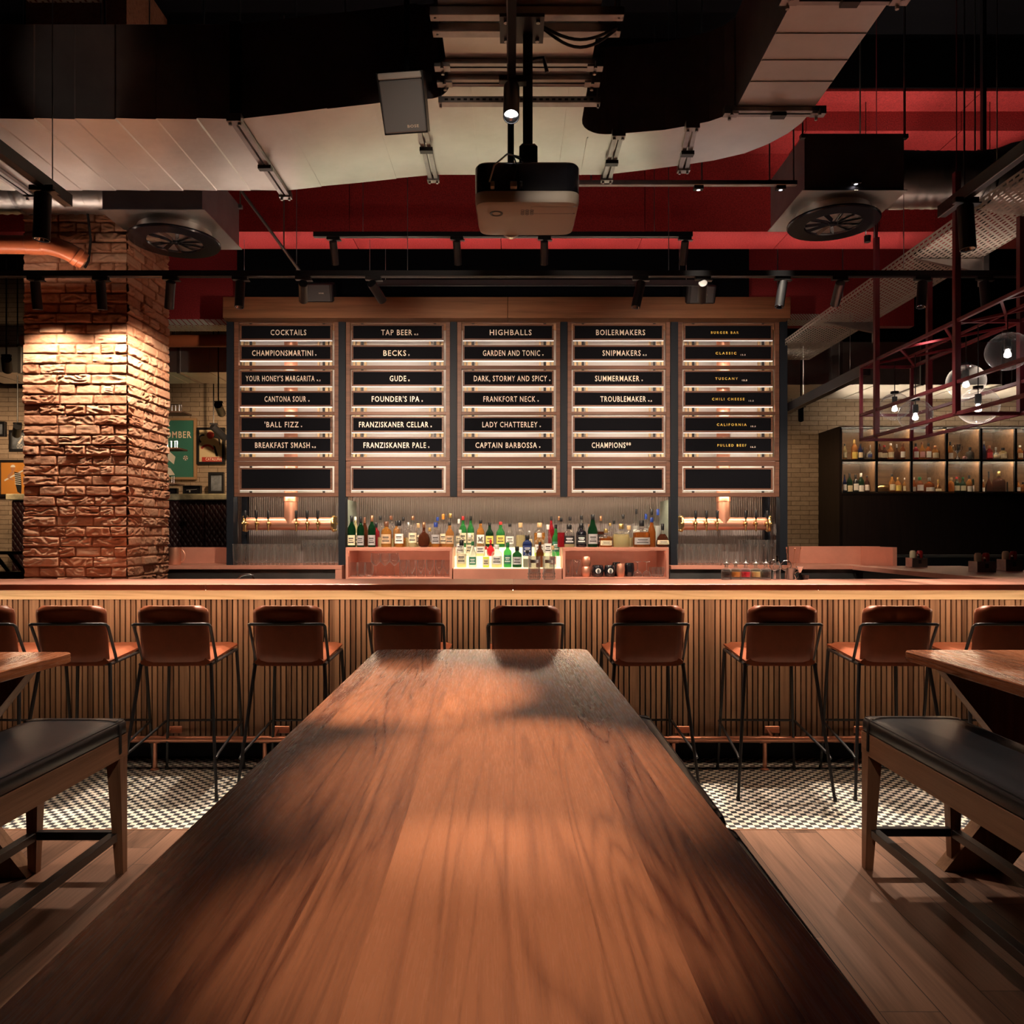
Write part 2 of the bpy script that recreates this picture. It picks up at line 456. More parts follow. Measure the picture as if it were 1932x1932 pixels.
# ------------------------------------------------------------------ mesh helpers
class MB:
    """Collects shapes and links them as ONE mesh object."""

    def __init__(self):
        self.v, self.f, self.mi, self.cur, self.attr = [], [], [], 0, None

    def mat(self, i):
        self.cur = i
        return self

    def add(self, vs, fs):
        b = len(self.v)
        self.v.extend(Vector(p) for p in vs)
        for f in fs:
            self.f.append(tuple(b + i for i in f))
            self.mi.append(self.cur)
        return self

    def box(self, x0, x1, y0, y1, z0, z1, bev=0.0, rot=None, at=None):
        if x0 > x1: x0, x1 = x1, x0
        if y0 > y1: y0, y1 = y1, y0
        if z0 > z1: z0, z1 = z1, z0
        if bev <= 0:
            vs = [(x, y, z) for z in (z0, z1) for y in (y0, y1) for x in (x0, x1)]
            fs = [(0, 2, 3, 1), (4, 5, 7, 6), (0, 1, 5, 4), (2, 6, 7, 3), (0, 4, 6, 2), (1, 3, 7, 5)]
        else:
            b = min(bev, (x1 - x0) * 0.49, (y1 - y0) * 0.49, (z1 - z0) * 0.49)
            vs, ix = [], {}
            for sx in (0, 1):
                for sy in (0, 1):
                    for sz in (0, 1):
                        X, Y, Z = (x0, x1)[sx], (y0, y1)[sy], (z0, z1)[sz]
                        ox, oy, oz = b * (1 - 2 * sx), b * (1 - 2 * sy), b * (1 - 2 * sz)
                        for k, p in enumerate(((X, Y + oy, Z + oz), (X + ox, Y, Z + oz), (X + ox, Y + oy, Z))):
                            ix[(sx, sy, sz, k)] = len(vs)
                            vs.append(p)
            I = lambda *a: ix[a]
            fs = []
            for s in (0, 1):
                q = [I(s, 0, 0, 0), I(s, 1, 0, 0), I(s, 1, 1, 0), I(s, 0, 1, 0)]
                fs.append(tuple(q if s else q[::-1]))
                q = [I(0, s, 0, 1), I(0, s, 1, 1), I(1, s, 1, 1), I(1, s, 0, 1)]
                fs.append(tuple(q if s else q[::-1]))
                q = [I(0, 0, s, 2), I(1, 0, s, 2), I(1, 1, s, 2), I(0, 1, s, 2)]
                fs.append(tuple(q if s else q[::-1]))
            for a in (0, 1):
                for c in (0, 1):
                    fs.append((I(a, c, 0, 0), I(a, c, 0, 1), I(a, c, 1, 1), I(a, c, 1, 0)))
                    fs.append((I(a, 0, c, 0), I(a, 0, c, 2), I(a, 1, c, 2), I(a, 1, c, 0)))
                    fs.append((I(0, a, c, 1), I(0, a, c, 2), I(1, a, c, 2), I(1, a, c, 1)))
            for sx in (0, 1):
                for sy in (0, 1):
                    for sz in (0, 1):
                        fs.append((I(sx, sy, sz, 0), I(sx, sy, sz, 1), I(sx, sy, sz, 2)))
        if rot is not None:
            c = Vector(at if at is not None else ((x0 + x1) / 2, (y0 + y1) / 2, (z0 + z1) / 2))
            vs = [rot @ (Vector(p) - c) + c for p in vs]
        return self.add(vs, fs)

    def beam(self, p0, p1, w, h, up=(0, 0, 1)):
        """A square bar from p0 to p1."""
        p0, p1 = Vector(p0), Vector(p1)
        d = (p1 - p0).normalized()
        u = Vector(up)
        if abs(d.dot(u)) > 0.95:
            u = Vector((0, 1, 0))
        s = d.cross(u).normalized()
        u = s.cross(d)
        vs = []
        for p in (p0, p1):
            for a, b in ((-1, -1), (1, -1), (1, 1), (-1, 1)):
                vs.append(p + s * (a * w / 2) + u * (b * h / 2))
        return self.add(vs, [(0, 1, 2, 3), (7, 6, 5, 4), (0, 4, 5, 1), (1, 5, 6, 2), (2, 6, 7, 3), (3, 7, 4, 0)])

    def tube(self, path, r, n=8, caps=True, closed=False):
        P = [Vector(p) for p in path]
        R = r if isinstance(r, (list, tuple)) else [r] * len(P)
        T = []
        L = len(P)
        for i in range(L):
            if closed:
                t = P[(i + 1) % L] - P[i - 1]
            else:
                t = P[min(i + 1, L - 1)] - P[max(i - 1, 0)]
            T.append(t.normalized())
        ref = Vector((0, 0, 1)) if abs(T[0].z) < 0.9 else Vector((1, 0, 0))
        u = T[0].cross(ref).normalized()
        vs, fs = [], []
        for i in range(L):
            if i:
                u = (u - T[i] * u.dot(T[i])).normalized()
            w = T[i].cross(u)
            for k in range(n):
                a = 2 * PI * k / n
                vs.append(P[i] + (u * math.cos(a) + w * math.sin(a)) * R[i])
        for i in range(L if closed else L - 1):
            j = (i + 1) % L
            for k in range(n):
                fs.append((i * n + k, i * n + (k + 1) % n, j * n + (k + 1) % n, j * n + k))
        if caps and not closed:
            fs.append(tuple(range(n))[::-1])
            fs.append(tuple((L - 1) * n + k for k in range(n)))
        return self.add(vs, fs)

    def lathe(self, prof, c=(0, 0, 0), n=16, axis=None, a0=0.0, a1=2 * PI, sx=1.0, sy=1.0):
        """prof: (radius, height) pairs turned round c along axis (default up)."""
        c = Vector(c)
        q = Vector((0, 0, 1)).rotation_difference(Vector(axis)).to_matrix() if axis is not None else None
        full = abs(a1 - a0 - 2 * PI) < 1e-6
        m = n if full else n + 1
        vs, fs, rows = [], [], []
        for r, z in prof:
            if r < 1e-6:
                rows.append((len(vs),) * m)
                p = Vector((0, 0, z))
                vs.append(c + (q @ p if q else p))
            else:
                st = len(vs)
                for k in range(m):
                    a = a0 + (a1 - a0) * k / n
                    p = Vector((r * math.cos(a) * sx, r * math.sin(a) * sy, z))
                    vs.append(c + (q @ p if q else p))
                rows.append(tuple(range(st, st + m)))
        for i in range(len(rows) - 1):
            A, B = rows[i], rows[i + 1]
            for k in range(n):
                k2 = (k + 1) % m if full else k + 1
                f = []
                for x in (A[k], A[k2], B[k2], B[k]):
                    if x not in f:
                        f.append(x)
                if len(f) > 2:
                    fs.append(tuple(f))
        return self.add(vs, fs)

    def cyl(self, p0, p1, r, n=12, r1=None):
        return self.tube([p0, p1], [r, r if r1 is None else r1], n)

    def prism(self, poly, lo, hi, axis='Z'):
        """poly: 2D outline extruded from lo to hi along an axis."""
        def P(a, b, h):
            return (a, b, h) if axis == 'Z' else ((a, h, b) if axis == 'Y' else (h, a, b))
        n = len(poly)
        vs = [P(a, b, lo) for a, b in poly] + [P(a, b, hi) for a, b in poly]
        fs = [tuple(range(n))[::-1], tuple(range(n, 2 * n))]
        fs += [(i, (i + 1) % n, n + (i + 1) % n, n + i) for i in range(n)]
        return self.add(vs, fs)

    def strip(self, A, B):
        """Quads between two rows of points."""
        n = len(A)
        return self.add(list(A) + list(B), [(i, i + 1, n + i + 1, n + i) for i in range(n - 1)])

    def sphere(self, c, r, n=16, m=10, sx=1, sy=1, sz=1):
        prof = [(r * math.sin(PI * i / m), -r * math.cos(PI * i / m) * sz) for i in range(m + 1)]
        prof[0], prof[-1] = (0, -r * sz), (0, r * sz)
        return self.lathe(prof, c, n, sx=sx, sy=sy)

    def move(self, off):
        off = Vector(off)
        self.v = [p + off for p in self.v]
        return self

    def xform(self, mat):
        self.v = [mat @ p for p in self.v]
        return self

    def build(self, name, mats, parent=None, smooth=35, world=True, fix=True):
        me = bpy.data.meshes.new(name)
        inv = None
        if parent is not None and world:
            top = parent
            while top.parent is not None:
                top = top.parent
            inv = (Matrix.Translation(top.location) @ top.rotation_euler.to_matrix().to_4x4()).inverted()
        vs = [inv @ p for p in self.v] if inv is not None else self.v
        me.from_pydata([tuple(p) for p in vs], [], self.f)
        if not isinstance(mats, (list, tuple)):
            mats = [mats]
        for m in mats:
            me.materials.append(M[m] if isinstance(m, str) else m)
        if len(mats) > 1:
            me.polygons.foreach_set('material_index', self.mi)
        if fix:
            bm = bmesh.new()
            bm.from_mesh(me)
            bmesh.ops.recalc_face_normals(bm, faces=bm.faces)
            bm.to_mesh(me)
            bm.free()
        if smooth:
            me.polygons.foreach_set('use_smooth', [True] * len(me.polygons))
            me.set_sharp_from_angle(angle=math.radians(smooth))
        me.update()
        o = bpy.data.objects.new(name, me)
        COL.objects.link(o)
        if parent is not None:
            o.parent = parent
        return o


def tag(o, label=None, cat=None, group=None, kind=None):
    if label: o['label'] = label
    if cat: o['category'] = cat
    if group: o['group'] = group
    if kind: o['kind'] = kind
    return o


def thing(name, label, cat, loc=(0, 0, 0), rz=0.0, group=None):
    o = bpy.data.objects.new(name, None)
    COL.objects.link(o)
    o.empty_display_size = 0.1
    o.location = loc
    o.rotation_euler = (0, 0, rz)
    return tag(o, label, cat, group)


def struct(o):
    o['kind'] = 'structure'
    return o


def copy_tree(o, parent=None):
    c = o.copy()
    COL.objects.link(c)
    if parent is not None:
        c.parent = parent
    for ch in [x for x in KIDS.get(o.name, ())]:
        copy_tree(ch, c)
    return c


KIDS = {}


def remember(root):
    """Note the children of a thing once, for copying in loops."""
    for o in COL.objects:
        if o.parent is not None:
            KIDS.setdefault(o.parent.name, [])
            if o not in KIDS[o.parent.name]:
                KIDS[o.parent.name].append(o)
    return root


ORD = ['first', 'second', 'third', 'fourth', 'fifth', 'sixth', 'seventh', 'eighth', 'ninth', 'tenth', 'eleventh', 'twelfth', 'thirteenth',
       'fourteenth', 'fifteenth', 'sixteenth', 'seventeenth', 'eighteenth', 'nineteenth', 'twentieth', 'twenty-first', 'twenty-second', 'twenty-third', 'twenty-fourth',
       'twenty-fifth', 'twenty-sixth', 'twenty-seventh', 'twenty-eighth', 'twenty-ninth', 'thirtieth']


def text_bm(body, x0, x1, z0, z1, y, depth=0.004, spacing=1.15, heavy=0.012):
    """Lettering as a mesh facing the room, fitted to the box x0..x1, z0..z1 at depth y."""
    cu = bpy.data.curves.new('lettering', 'FONT')
    cu.body = body
    cu.size = 1
    cu.space_character = spacing
    cu.offset = heavy
    cu.extrude = 0.0
    cu.resolution_u = 2
    ob = bpy.data.objects.new('lettering', cu)
    COL.objects.link(ob)
    dg = bpy.context.evaluated_depsgraph_get()
    dg.update()
    me = bpy.data.meshes.new_from_object(ob.evaluated_get(dg))
    vs = [v.co.copy() for v in me.vertices]
    fs = [tuple(p.vertices) for p in me.polygons]
    bpy.data.objects.remove(ob)
    bpy.data.curves.remove(cu)
    bpy.data.meshes.remove(me)
    mb = MB()
    if not vs:
        return mb
    ax0, ax1 = min(v.x for v in vs), max(v.x for v in vs)
    caps = 0.72
    sx, sz = (x1 - x0) / (ax1 - ax0), (z1 - z0) / caps
    mb.add([(x0 + (v.x - ax0) * sx, y, z0 + v.y * sz) for v in vs], fs)
    return mb


def arc(c, r, a0, a1, n, plane='XY'):
    out = []
    for i in range(n + 1):
        a = a0 + (a1 - a0) * i / n
        u, v = r * math.cos(a), r * math.sin(a)
        c3 = Vector(c)
        out.append(c3 + (Vector((u, v, 0)) if plane == 'XY' else Vector((u, 0, v)) if plane == 'XZ' else Vector((0, u, v))))
    return out


def rounded(poly, r, n=4):
    """Round the corners of a 2D outline."""
    out = []
    L = len(poly)
    for i in range(L):
        p, a, b = Vector(poly[i]), Vector(poly[i - 1]), Vector(poly[(i + 1) % L])
        da, db = (a - p), (b - p)
        rr = min(r, da.length * 0.45, db.length * 0.45)
        s, e = p + da.normalized() * rr, p + db.normalized() * rr
        for k in range(n + 1):
            t = k / n
            q = s * (1 - t) ** 2 + p * 2 * t * (1 - t) + e * t ** 2
            out.append((q.x, q.y))
    return out


# ------------------------------------------------------------------ room shell
CEIL = 5.35
struct(MB().box(-9, 9, -4, 3.74, -0.12, 0).build('floor', 'oak_floor'))
struct(MB().box(-9, 9, 3.74, 5.02, -0.12, 0).build('floor_tile', 'tile'))
struct(MB().box(-9, 9, 5.02, 11.3, -0.12, 0).build('floor_behind_bar', 'dark_grey'))
struct(MB().box(-9, 9, 3.732, 3.742, -0.01, 0.0025).build('trim_1', 'oak_bench'))
mb = MB()
mb.box(-9, 9, 4.715, 4.735, -0.002, 0.0022)
struct(mb.build('trim_2', 'black_metal'))
struct(MB().box(-9, 9, -4, 11.4, CEIL, CEIL + 0.15).build('ceiling', 'ceiling'))
struct(MB().box(-9, 9, 11.25, 11.45, 0, CEIL).build('wall_back', 'brick_beige'))
struct(MB().box(-9.15, -9, -4, 11.4, 0, CEIL).build('wall_left', 'ceiling'))
struct(MB().box(9, 9.15, -4, 11.4, 0, CEIL).build('wall_right', 'ceiling'))
struct(MB().box(-9, 9, -4.15, -4, 0, CEIL).build('wall_front', 'ceiling'))

# stepped red acoustic bulkhead over the bar: soffits climb towards the room
prof = [(7.02, 4.10), (6.62, 4.10), (6.62, 4.78), (6.245, 4.78), (6.245, 4.94), (5.96, 4.94), (5.96, 4.96), (7.02, 4.96)]
mb = MB()
xs = [-9, -3.9, -2.66, -1.42, -0.10, 1.16, 2.42, 3.70, 5, 9]
for a, b in zip(xs[:-1], xs[1:]):
    mb.prism(prof, a + 0.003, b - 0.003, 'X')
o = struct(mb.build('ceiling_bulkhead', 'red_felt', smooth=0))
struct(MB().box(-9, 9, 5.95, 7.03, 4.962, CEIL).build('ceiling_fascia', 'ceiling'))
# red wall panels further back, beside and above the menu boards
mb = MB()
mb.box(-3.9, -2.9, 8.3, 8.4, 3.72, CEIL)
mb.box(2.55, 4.4, 8.3, 8.4, 3.74, CEIL)
struct(mb.build('wall_panel', 'red_felt', smooth=0))
struct(MB().box(3.0, 8.9, 9.56, 11.25, 3.93, CEIL).build('ceiling_drop', 'ceiling'))  # black box added to stand in for the darkness above the rear duct
struct(MB().box(-2.9, 2.5, 8.0, 8.9, 3.90, CEIL).build('ceiling_box', 'ceiling'))

# brick pillar with a rough split-face surface
PX0, PX1, PY0, PY1 = -3.295, -2.605, 5.13, 5.74
struct(MB().box(PX0 + 0.004, PX1 - 0.004, PY0 + 0.004, PY1 - 0.004, 0, CEIL).build('wall_pillar', 'pillar'))


def brick_face(width, z0, z1, seed, mapping):
    rng = random.Random(seed)
    rh, step = 0.0685, 0.0062
    nr = int((z1 - z0) / rh)
    rows = []
    for r in range(nr + 1):
        if r % 2 == 0:
            e = [0, width * rng.uniform(.31, .35), width * rng.uniform(.64, .69), width]
        elif r % 4 == 1:
            e = [0, width * .15, width * .40, width * .60, width * .845, width]
        else:
            e = [0, width * .335, width * .50, width * .74, width * .88, width]
        rows.append([(e[i], e[i + 1], rng.random(), rng.uniform(-.006, .008), rng.uniform(-.03, .03), rng.uniform(-.10, .04), rng.choice((.25, .7, 1, 1.2)), rng.uniform(0, 90)) for i in range(len(e) - 1)])
    nu, nz = int(width / step), int((z1 - z0) / step)
    vs, tint, fs = [], [], []
    ns = noise.noise
    for j in range(nz + 1):
        z = (z1 - z0) * j / nz
        r = min(int(z / rh), nr)
        zc = z - r * rh
        for i in range(nu + 1):
            u = width * i / nu
            for bk in rows[r]:
                if u <= bk[1]:
                    break
            l, rr, t, off, tu, tz, amp, sd = bk
            w1 = ns((u * 9 + sd, z * 9, sd))
            dz = min(zc, rh - zc) + 0.003 * w1
            du = min(u - l if l > 0 else 1, rr - u if rr < width else 1) + 0.003 * w1
            d = min(du, dz)
            k = max(0.0, min(1.0, (d - 0.0022) / 0.0065))
            k = k * k * (3 - 2 * k)
            n1 = ns((u * 12 + sd * 3, z * 42 + w1 * 2.0, sd))
            n2 = ns((u * 40 + sd, z * 80, sd + 9))
            rock = (1 - abs(n1) * 2.2) * 0.0085 + n2 * 0.0035
            h = k * (0.010 + off + tu * (u - (l + rr) / 2) + tz * (zc - rh / 2) * 0.7 + amp * rock)
            vs.append(mapping(u, z0 + z, max(h, 0.0)))
            tint.append(k * (0.25 + 0.75 * t))
    for j in range(nz):
        for i in range(nu):
            a = j * (nu + 1) + i
            fs.append((a, a + 1, a + nu + 2, a + nu + 1))
    return vs, fs, tint


PZ0, PZ1 = 1.10, 3.95
for nm, args in (('wall_pillar_front', (PX1 - PX0, PZ0, PZ1, 3, lambda u, z, h: (PX0 + u * 1.006, PY0 - h, z))),
                 ('wall_pillar_side', (PY1 - PY0, PZ0, PZ1, 8, lambda u, z, h: (PX1 + h, PY0 - 0.012 + u, z)))):
    vs, fs, tint = brick_face(*args)
    mb = MB().add(vs, fs)
    o = struct(mb.build(nm, 'pillar', smooth=60, fix=False))
    at = o.data.attributes.new('tint', 'FLOAT', 'POINT')
    at.data.foreach_set('value', tint)

# ------------------------------------------------------------------ bar counter
BARZ = 1.157
bar = thing('bar_counter', 'long copper-topped bar counter clad in vertical oak slats with a glowing strip under its top', 'bar counter', (0, 4.8, 0))
mb = MB()
for a, b in ((-5.2, -1.84), (-1.84, 0.006), (0.006, 1.84), (1.84, 5.2)):
    mb.box(a, b, 4.55, 5.10, BARZ - 0.037, BARZ, 0.003)
mb.build('countertop', 'copper_top', bar)
MB().box(-5.2, 5.2, 4.605, 4.625, BARZ - 0.0405, BARZ - 0.0374).build('light_strip', 'led_warm', bar)
MB().box(-5.2, 5.2, 4.785, 4.83, 1.045, BARZ - 0.038).build('top_rail', 'oak_light', bar)
MB().box(-5.2, 5.2, 4.822, 5.06, 0.17, BARZ - 0.037).build('carcass', 'black_wood', bar)
MB().box(-5.2, 5.2, 4.93, 5.0, 0, 0.175).build('kickboard', 'kick', bar)
mb = MB()
n, pitch = 300, 0.0339
for i in range(n):
    x = (i - 149) * pitch + 0.0003
    wide = 0.0335 if i % 14 == 3 else 0.0245
    mb.box(x, x + wide, 4.795, 4.823, 0.17, 1.045)
mb.build('slat_panel', 'oak_slat', bar, smooth=0)

rail = thing('foot_rail', 'round copper foot rail on posts along the base of the bar', 'foot rail', (0, 4.695, 0))
MB().tube([(-5, 4.695, 0.187), (5, 4.695, 0.187)], 0.020, 14).build('rail', 'copper', rail)
for x in (-2.88, -2.21, -1.53, -0.86, -0.2, 0.45, 1.0, 1.565, 2.13, 2.7):
    mb = MB().tube([(x, 4.695, 0.19), (x, 4.695, 0.012)], 0.0135, 12)
    mb.lathe([(0, 0), (0.026, 0), (0.026, 0.006), (0.016, 0.012)], (x, 4.695, 0.0), 12)
    mb.lathe([(0.0245, -0.03), (0.0245, 0.03)], (x, 4.695, 0.187), 12, axis=(1, 0, 0))
    mb.build('post', 'copper', rail)
    mb = MB().box(x + 0.03, x + 0.125, 4.788, 4.797, 0.20, 0.245, 0.002)
    mb.tube([(x + 0.05, 4.79, 0.222), (x + 0.05, 4.70, 0.19)], 0.010, 8)
    mb.build('wall_plate', 'copper', rail)

# ------------------------------------------------------------------ bar stools


def make_stool():
    t = thing('bar_stool', 'cognac leather bar stool', 'bar stool')
    # upholstered seat: rounded slab, rising a little to the front
    mb = MB()
    nx, ny = 12, 10
    top, bot = [], []
    for j in range(ny + 1):
        v = j / ny
        for i in range(nx + 1):
            u = i / nx * 2 - 1
            hw = 0.192 + 0.012 * v
            x = u * hw
            y = -0.015 + v * 0.455
            e = min(1.0, (1 - abs(u)) * 9) ** 0.5
            e2 = min(1.0, (1 - v) * 9) ** 0.5
            r = 0.022 * (1 - min(e, e2))
            base = 0.768 + 0.034 * v
            dish = -0.012 * math.cos(u * PI / 2) * math.sin(PI * min(1, v * 1.05))
            top.append((x, y, base + dish - r))
            bot.append((x * 0.985, y, base - 0.048 + r * 0.6))
    vs = top + bot
    fs = []
    L = (nx + 1) * (ny + 1)
    for j in range(ny):
        for i in range(nx):
            a = j * (nx + 1) + i
            fs.append((a, a + 1, a + nx + 2, a + nx + 1))
            fs.append((L + a, L + a + nx + 1, L + a + nx + 2, L + a + 1))
    edge = [i for i in range(nx)] + [nx + j * (nx + 1) for j in range(ny)] + [L - 1 - i for i in range(nx)] + [(ny - j) * (nx + 1) for j in range(ny)]
    for a, b in zip(edge, edge[1:] + edge[:1]):
        fs.append((a, L + a, L + b, b))
    mb.add(vs, fs)
    mb.build('seat', 'leather_tan', t, smooth=50)
    # backrest shell with rounded top corners, leaning back and gently curved
    mb = MB()
    nx, nz = 14, 14
    front, back = [], []
    for j in range(nz + 1):
        v = j / nz
        z = 0.742 + v * 0.318
        hw = 0.183 + 0.009 * v
        cut = 0.040
        dzt = (1 - v) * 0.318
        if dzt < cut:
            hw -= cut - math.sqrt(max(0, cut * cut - (cut - dzt) ** 2))
        lean = -0.008 - 0.075 * v + 0.018 * v * v
        for i in range(nx + 1):
            u = i / nx * 2 - 1
            x = u * hw
            y = lean + 0.020 * u * u
            ed = min(1.0, (1 - abs(u)) * 7, (1 - v) * 8 + 0.25, v * 8 + 0.25)
            th = 0.006 + 0.020 * math.sqrt(max(0, ed))
            front.append((x, y + th, z))
            back.append((x, y - th, z))
    fs = []
    L = (nx + 1) * (nz + 1)
    for j in range(nz):
        for i in range(nx):
            a = j * (nx + 1) + i
            fs.append((a, a + 1, a + nx + 2, a + nx + 1))
            fs.append((L + a, L + a + nx + 1, L + a + nx + 2, L + a + 1))
    edge = [i for i in range(nx)] + [nx + j * (nx + 1) for j in range(nz)] + [L - 1 - i for i in range(nx)] + [(nz - j) * (nx + 1) for j in range(nz)]
    for a, b in zip(edge, edge[1:] + edge[:1]):
        fs.append((a, L + a, L + b, b))
    mb.add(front + back, fs)
    mb.build('backrest', 'leather_tan', t, smooth=50)
    r = 0.0085
    pts = [(-0.203, 0.055, 0.735), (-0.208, -0.055, 0.945), (-0.204, -0.075, 0.958), (-0.188, -0.086, 0.962),
           (0.188, -0.086, 0.962), (0.204, -0.075, 0.958), (0.208, -0.055, 0.945), (0.203, 0.055, 0.735)]
    MB().tube(pts, r, 10).build('back_rail', 'black_metal', t, smooth=60)
    mb = MB()
    mb.tube([(-0.19, 0.0, 0.728), (0.19, 0.0, 0.728)], r, 8)
    mb.tube([(-0.205, 0.41, 0.745), (0.205, 0.41, 0.745)], r, 8)
    for s in (-1, 1):
        mb.tube([(s * 0.197, -0.005, 0.728), (s * 0.203, 0.42, 0.748)], r, 8)
    mb.build('seat_frame', 'black_metal', t)
    legs = [((-0.192, 0.0, 0.735), (-0.262, -0.115, 0.0)), ((0.192, 0.0, 0.735), (0.262, -0.115, 0.0)),
            ((-0.203, 0.415, 0.748), (-0.235, 0.455, 0.0)), ((0.203, 0.415, 0.748), (0.235, 0.455, 0.0))]
    for a, b in legs:
        mb = MB().tube([a, b], [0.0105, 0.0085], 8)
        mb.lathe([(0, 0), (0.011, 0), (0.011, 0.02), (0.009, 0.024)], (b[0], b[1], 0), 8)
        mb.build('leg', 'black_metal', t)
    f = [(-0.250, -0.085, 0.225), (-0.250, -0.05, 0.240), (-0.232, 0.43, 0.305), (-0.222, 0.444, 0.307), (0.222, 0.444, 0.307), (0.232, 0.43, 0.305), (0.250, -0.05, 0.240), (0.250, -0.085, 0.225)]
    MB().tube(f, 0.0075, 8).build('foot_ring', 'black_metal', t, smooth=60)
    return t


stool = remember(make_stool())
where = ['at the left picture edge', 'behind the left table corner', 'between the left bench and the long table', 'just left of the long table', 'behind the long table top, left of centre',
         'behind the long table top, right of centre', 'just right of the long table', 'in front of the bitters bottles', 'behind the right table corner', 'at the right picture edge']
for i, (cx, rz) in enumerate(((-40, 0), (132, 2), (325, 2.5), (542, 1), (767, -1.5), (991, 0.5), (1227, 1.5), (1477, -1.5), (1695, -1.5), (1907, -1))):
    s = stool if i == 0 else copy_tree(stool)
    s.location = ((cx - 966) * 4.2 / F, 4.25, 0)
    s.rotation_euler.z = math.radians(rz)
    tag(s, 'cognac leather bar stool ' + where[i], 'bar stool', 'bar stools along the counter')

# ------------------------------------------------------------------ tables and benches
TABZ = 0.909


def x_table(name, label, cx, y0, y1, width, rz=0.0, legs=(0.28, 0.28)):
    t = thing(name, label, 'table', (cx, y1, 0), rz, 'oak tables with crossed legs')
    L = y1 - y0
    out = rounded([(-width / 2, -L), (width / 2, -L), (width / 2, 0), (-width / 2, 0)], 0.05, 5)
    mb = MB()
    n = len(out)
    e = 0.004
    cxy = [(0, -L / 2)] * n
    ins = [(x - math.copysign(e, x), y + (e if y < -L / 2 else -e)) for x, y in out]
    rows = [(ins, TABZ - 0.045), (out, TABZ - 0.041), (out, TABZ - e), (ins, TABZ)]
    vs = [(x, y, z) for pts, z in rows for x, y in pts]
    fs = [tuple(range(n))[::-1], tuple(range(3 * n, 4 * n))]
    for k in range(3):
        fs += [(k * n + i, k * n + (i + 1) % n, (k + 1) * n + (i + 1) % n, (k + 1) * n + i) for i in range(n)]
    mb.add(vs, fs)
    mb.build('tabletop', 'oak_table', t, world=False, smooth=20)
    for y in (-legs[0], -L + legs[1]):
        hw, bw = width / 2 - 0.02, 0.155
        for s in (-1, 1):
            a = [(s * hw, TABZ - 0.045), (s * (hw - 0.27), TABZ - 0.045), (-s * hw, 0.0), (-s * (hw - 0.27), 0.0)]
            poly = [a[0], a[1], a[2], a[3]]
            yy = y + (0.0 if s > 0 else 0.0)
            MB().prism([(a[1][0], a[1][1]), (a[0][0], a[0][1]), (a[3][0], a[3][1]), (a[2][0], a[2][1])], yy - 0.035 - (0.002 if s > 0 else 0), yy + 0.035, 'Y').build('leg', 'oak_leg', t, world=False, smooth=0)
    MB().box(-0.035, 0.035, -L + legs[1] + 0.04, -legs[0] - 0.04, 0.40, 0.47).build('stretcher', 'oak_bench', t, world=False)
    return t


x_table('dining_table', 'long oak table running from the viewer towards the bar, its glossy top empty', -0.1415, 0.45, 3.605, 1.0, math.radians(1.1), (0.4, 0.5))
x_table('dining_table', 'oak table with crossed legs behind the black bench on the right', 2.343, 0.9, 3.585, 1.0, 0)
x_table('dining_table', 'oak table with crossed legs behind the black bench on the left', -2.53, 0.9, 3.52, 1.0, 0)


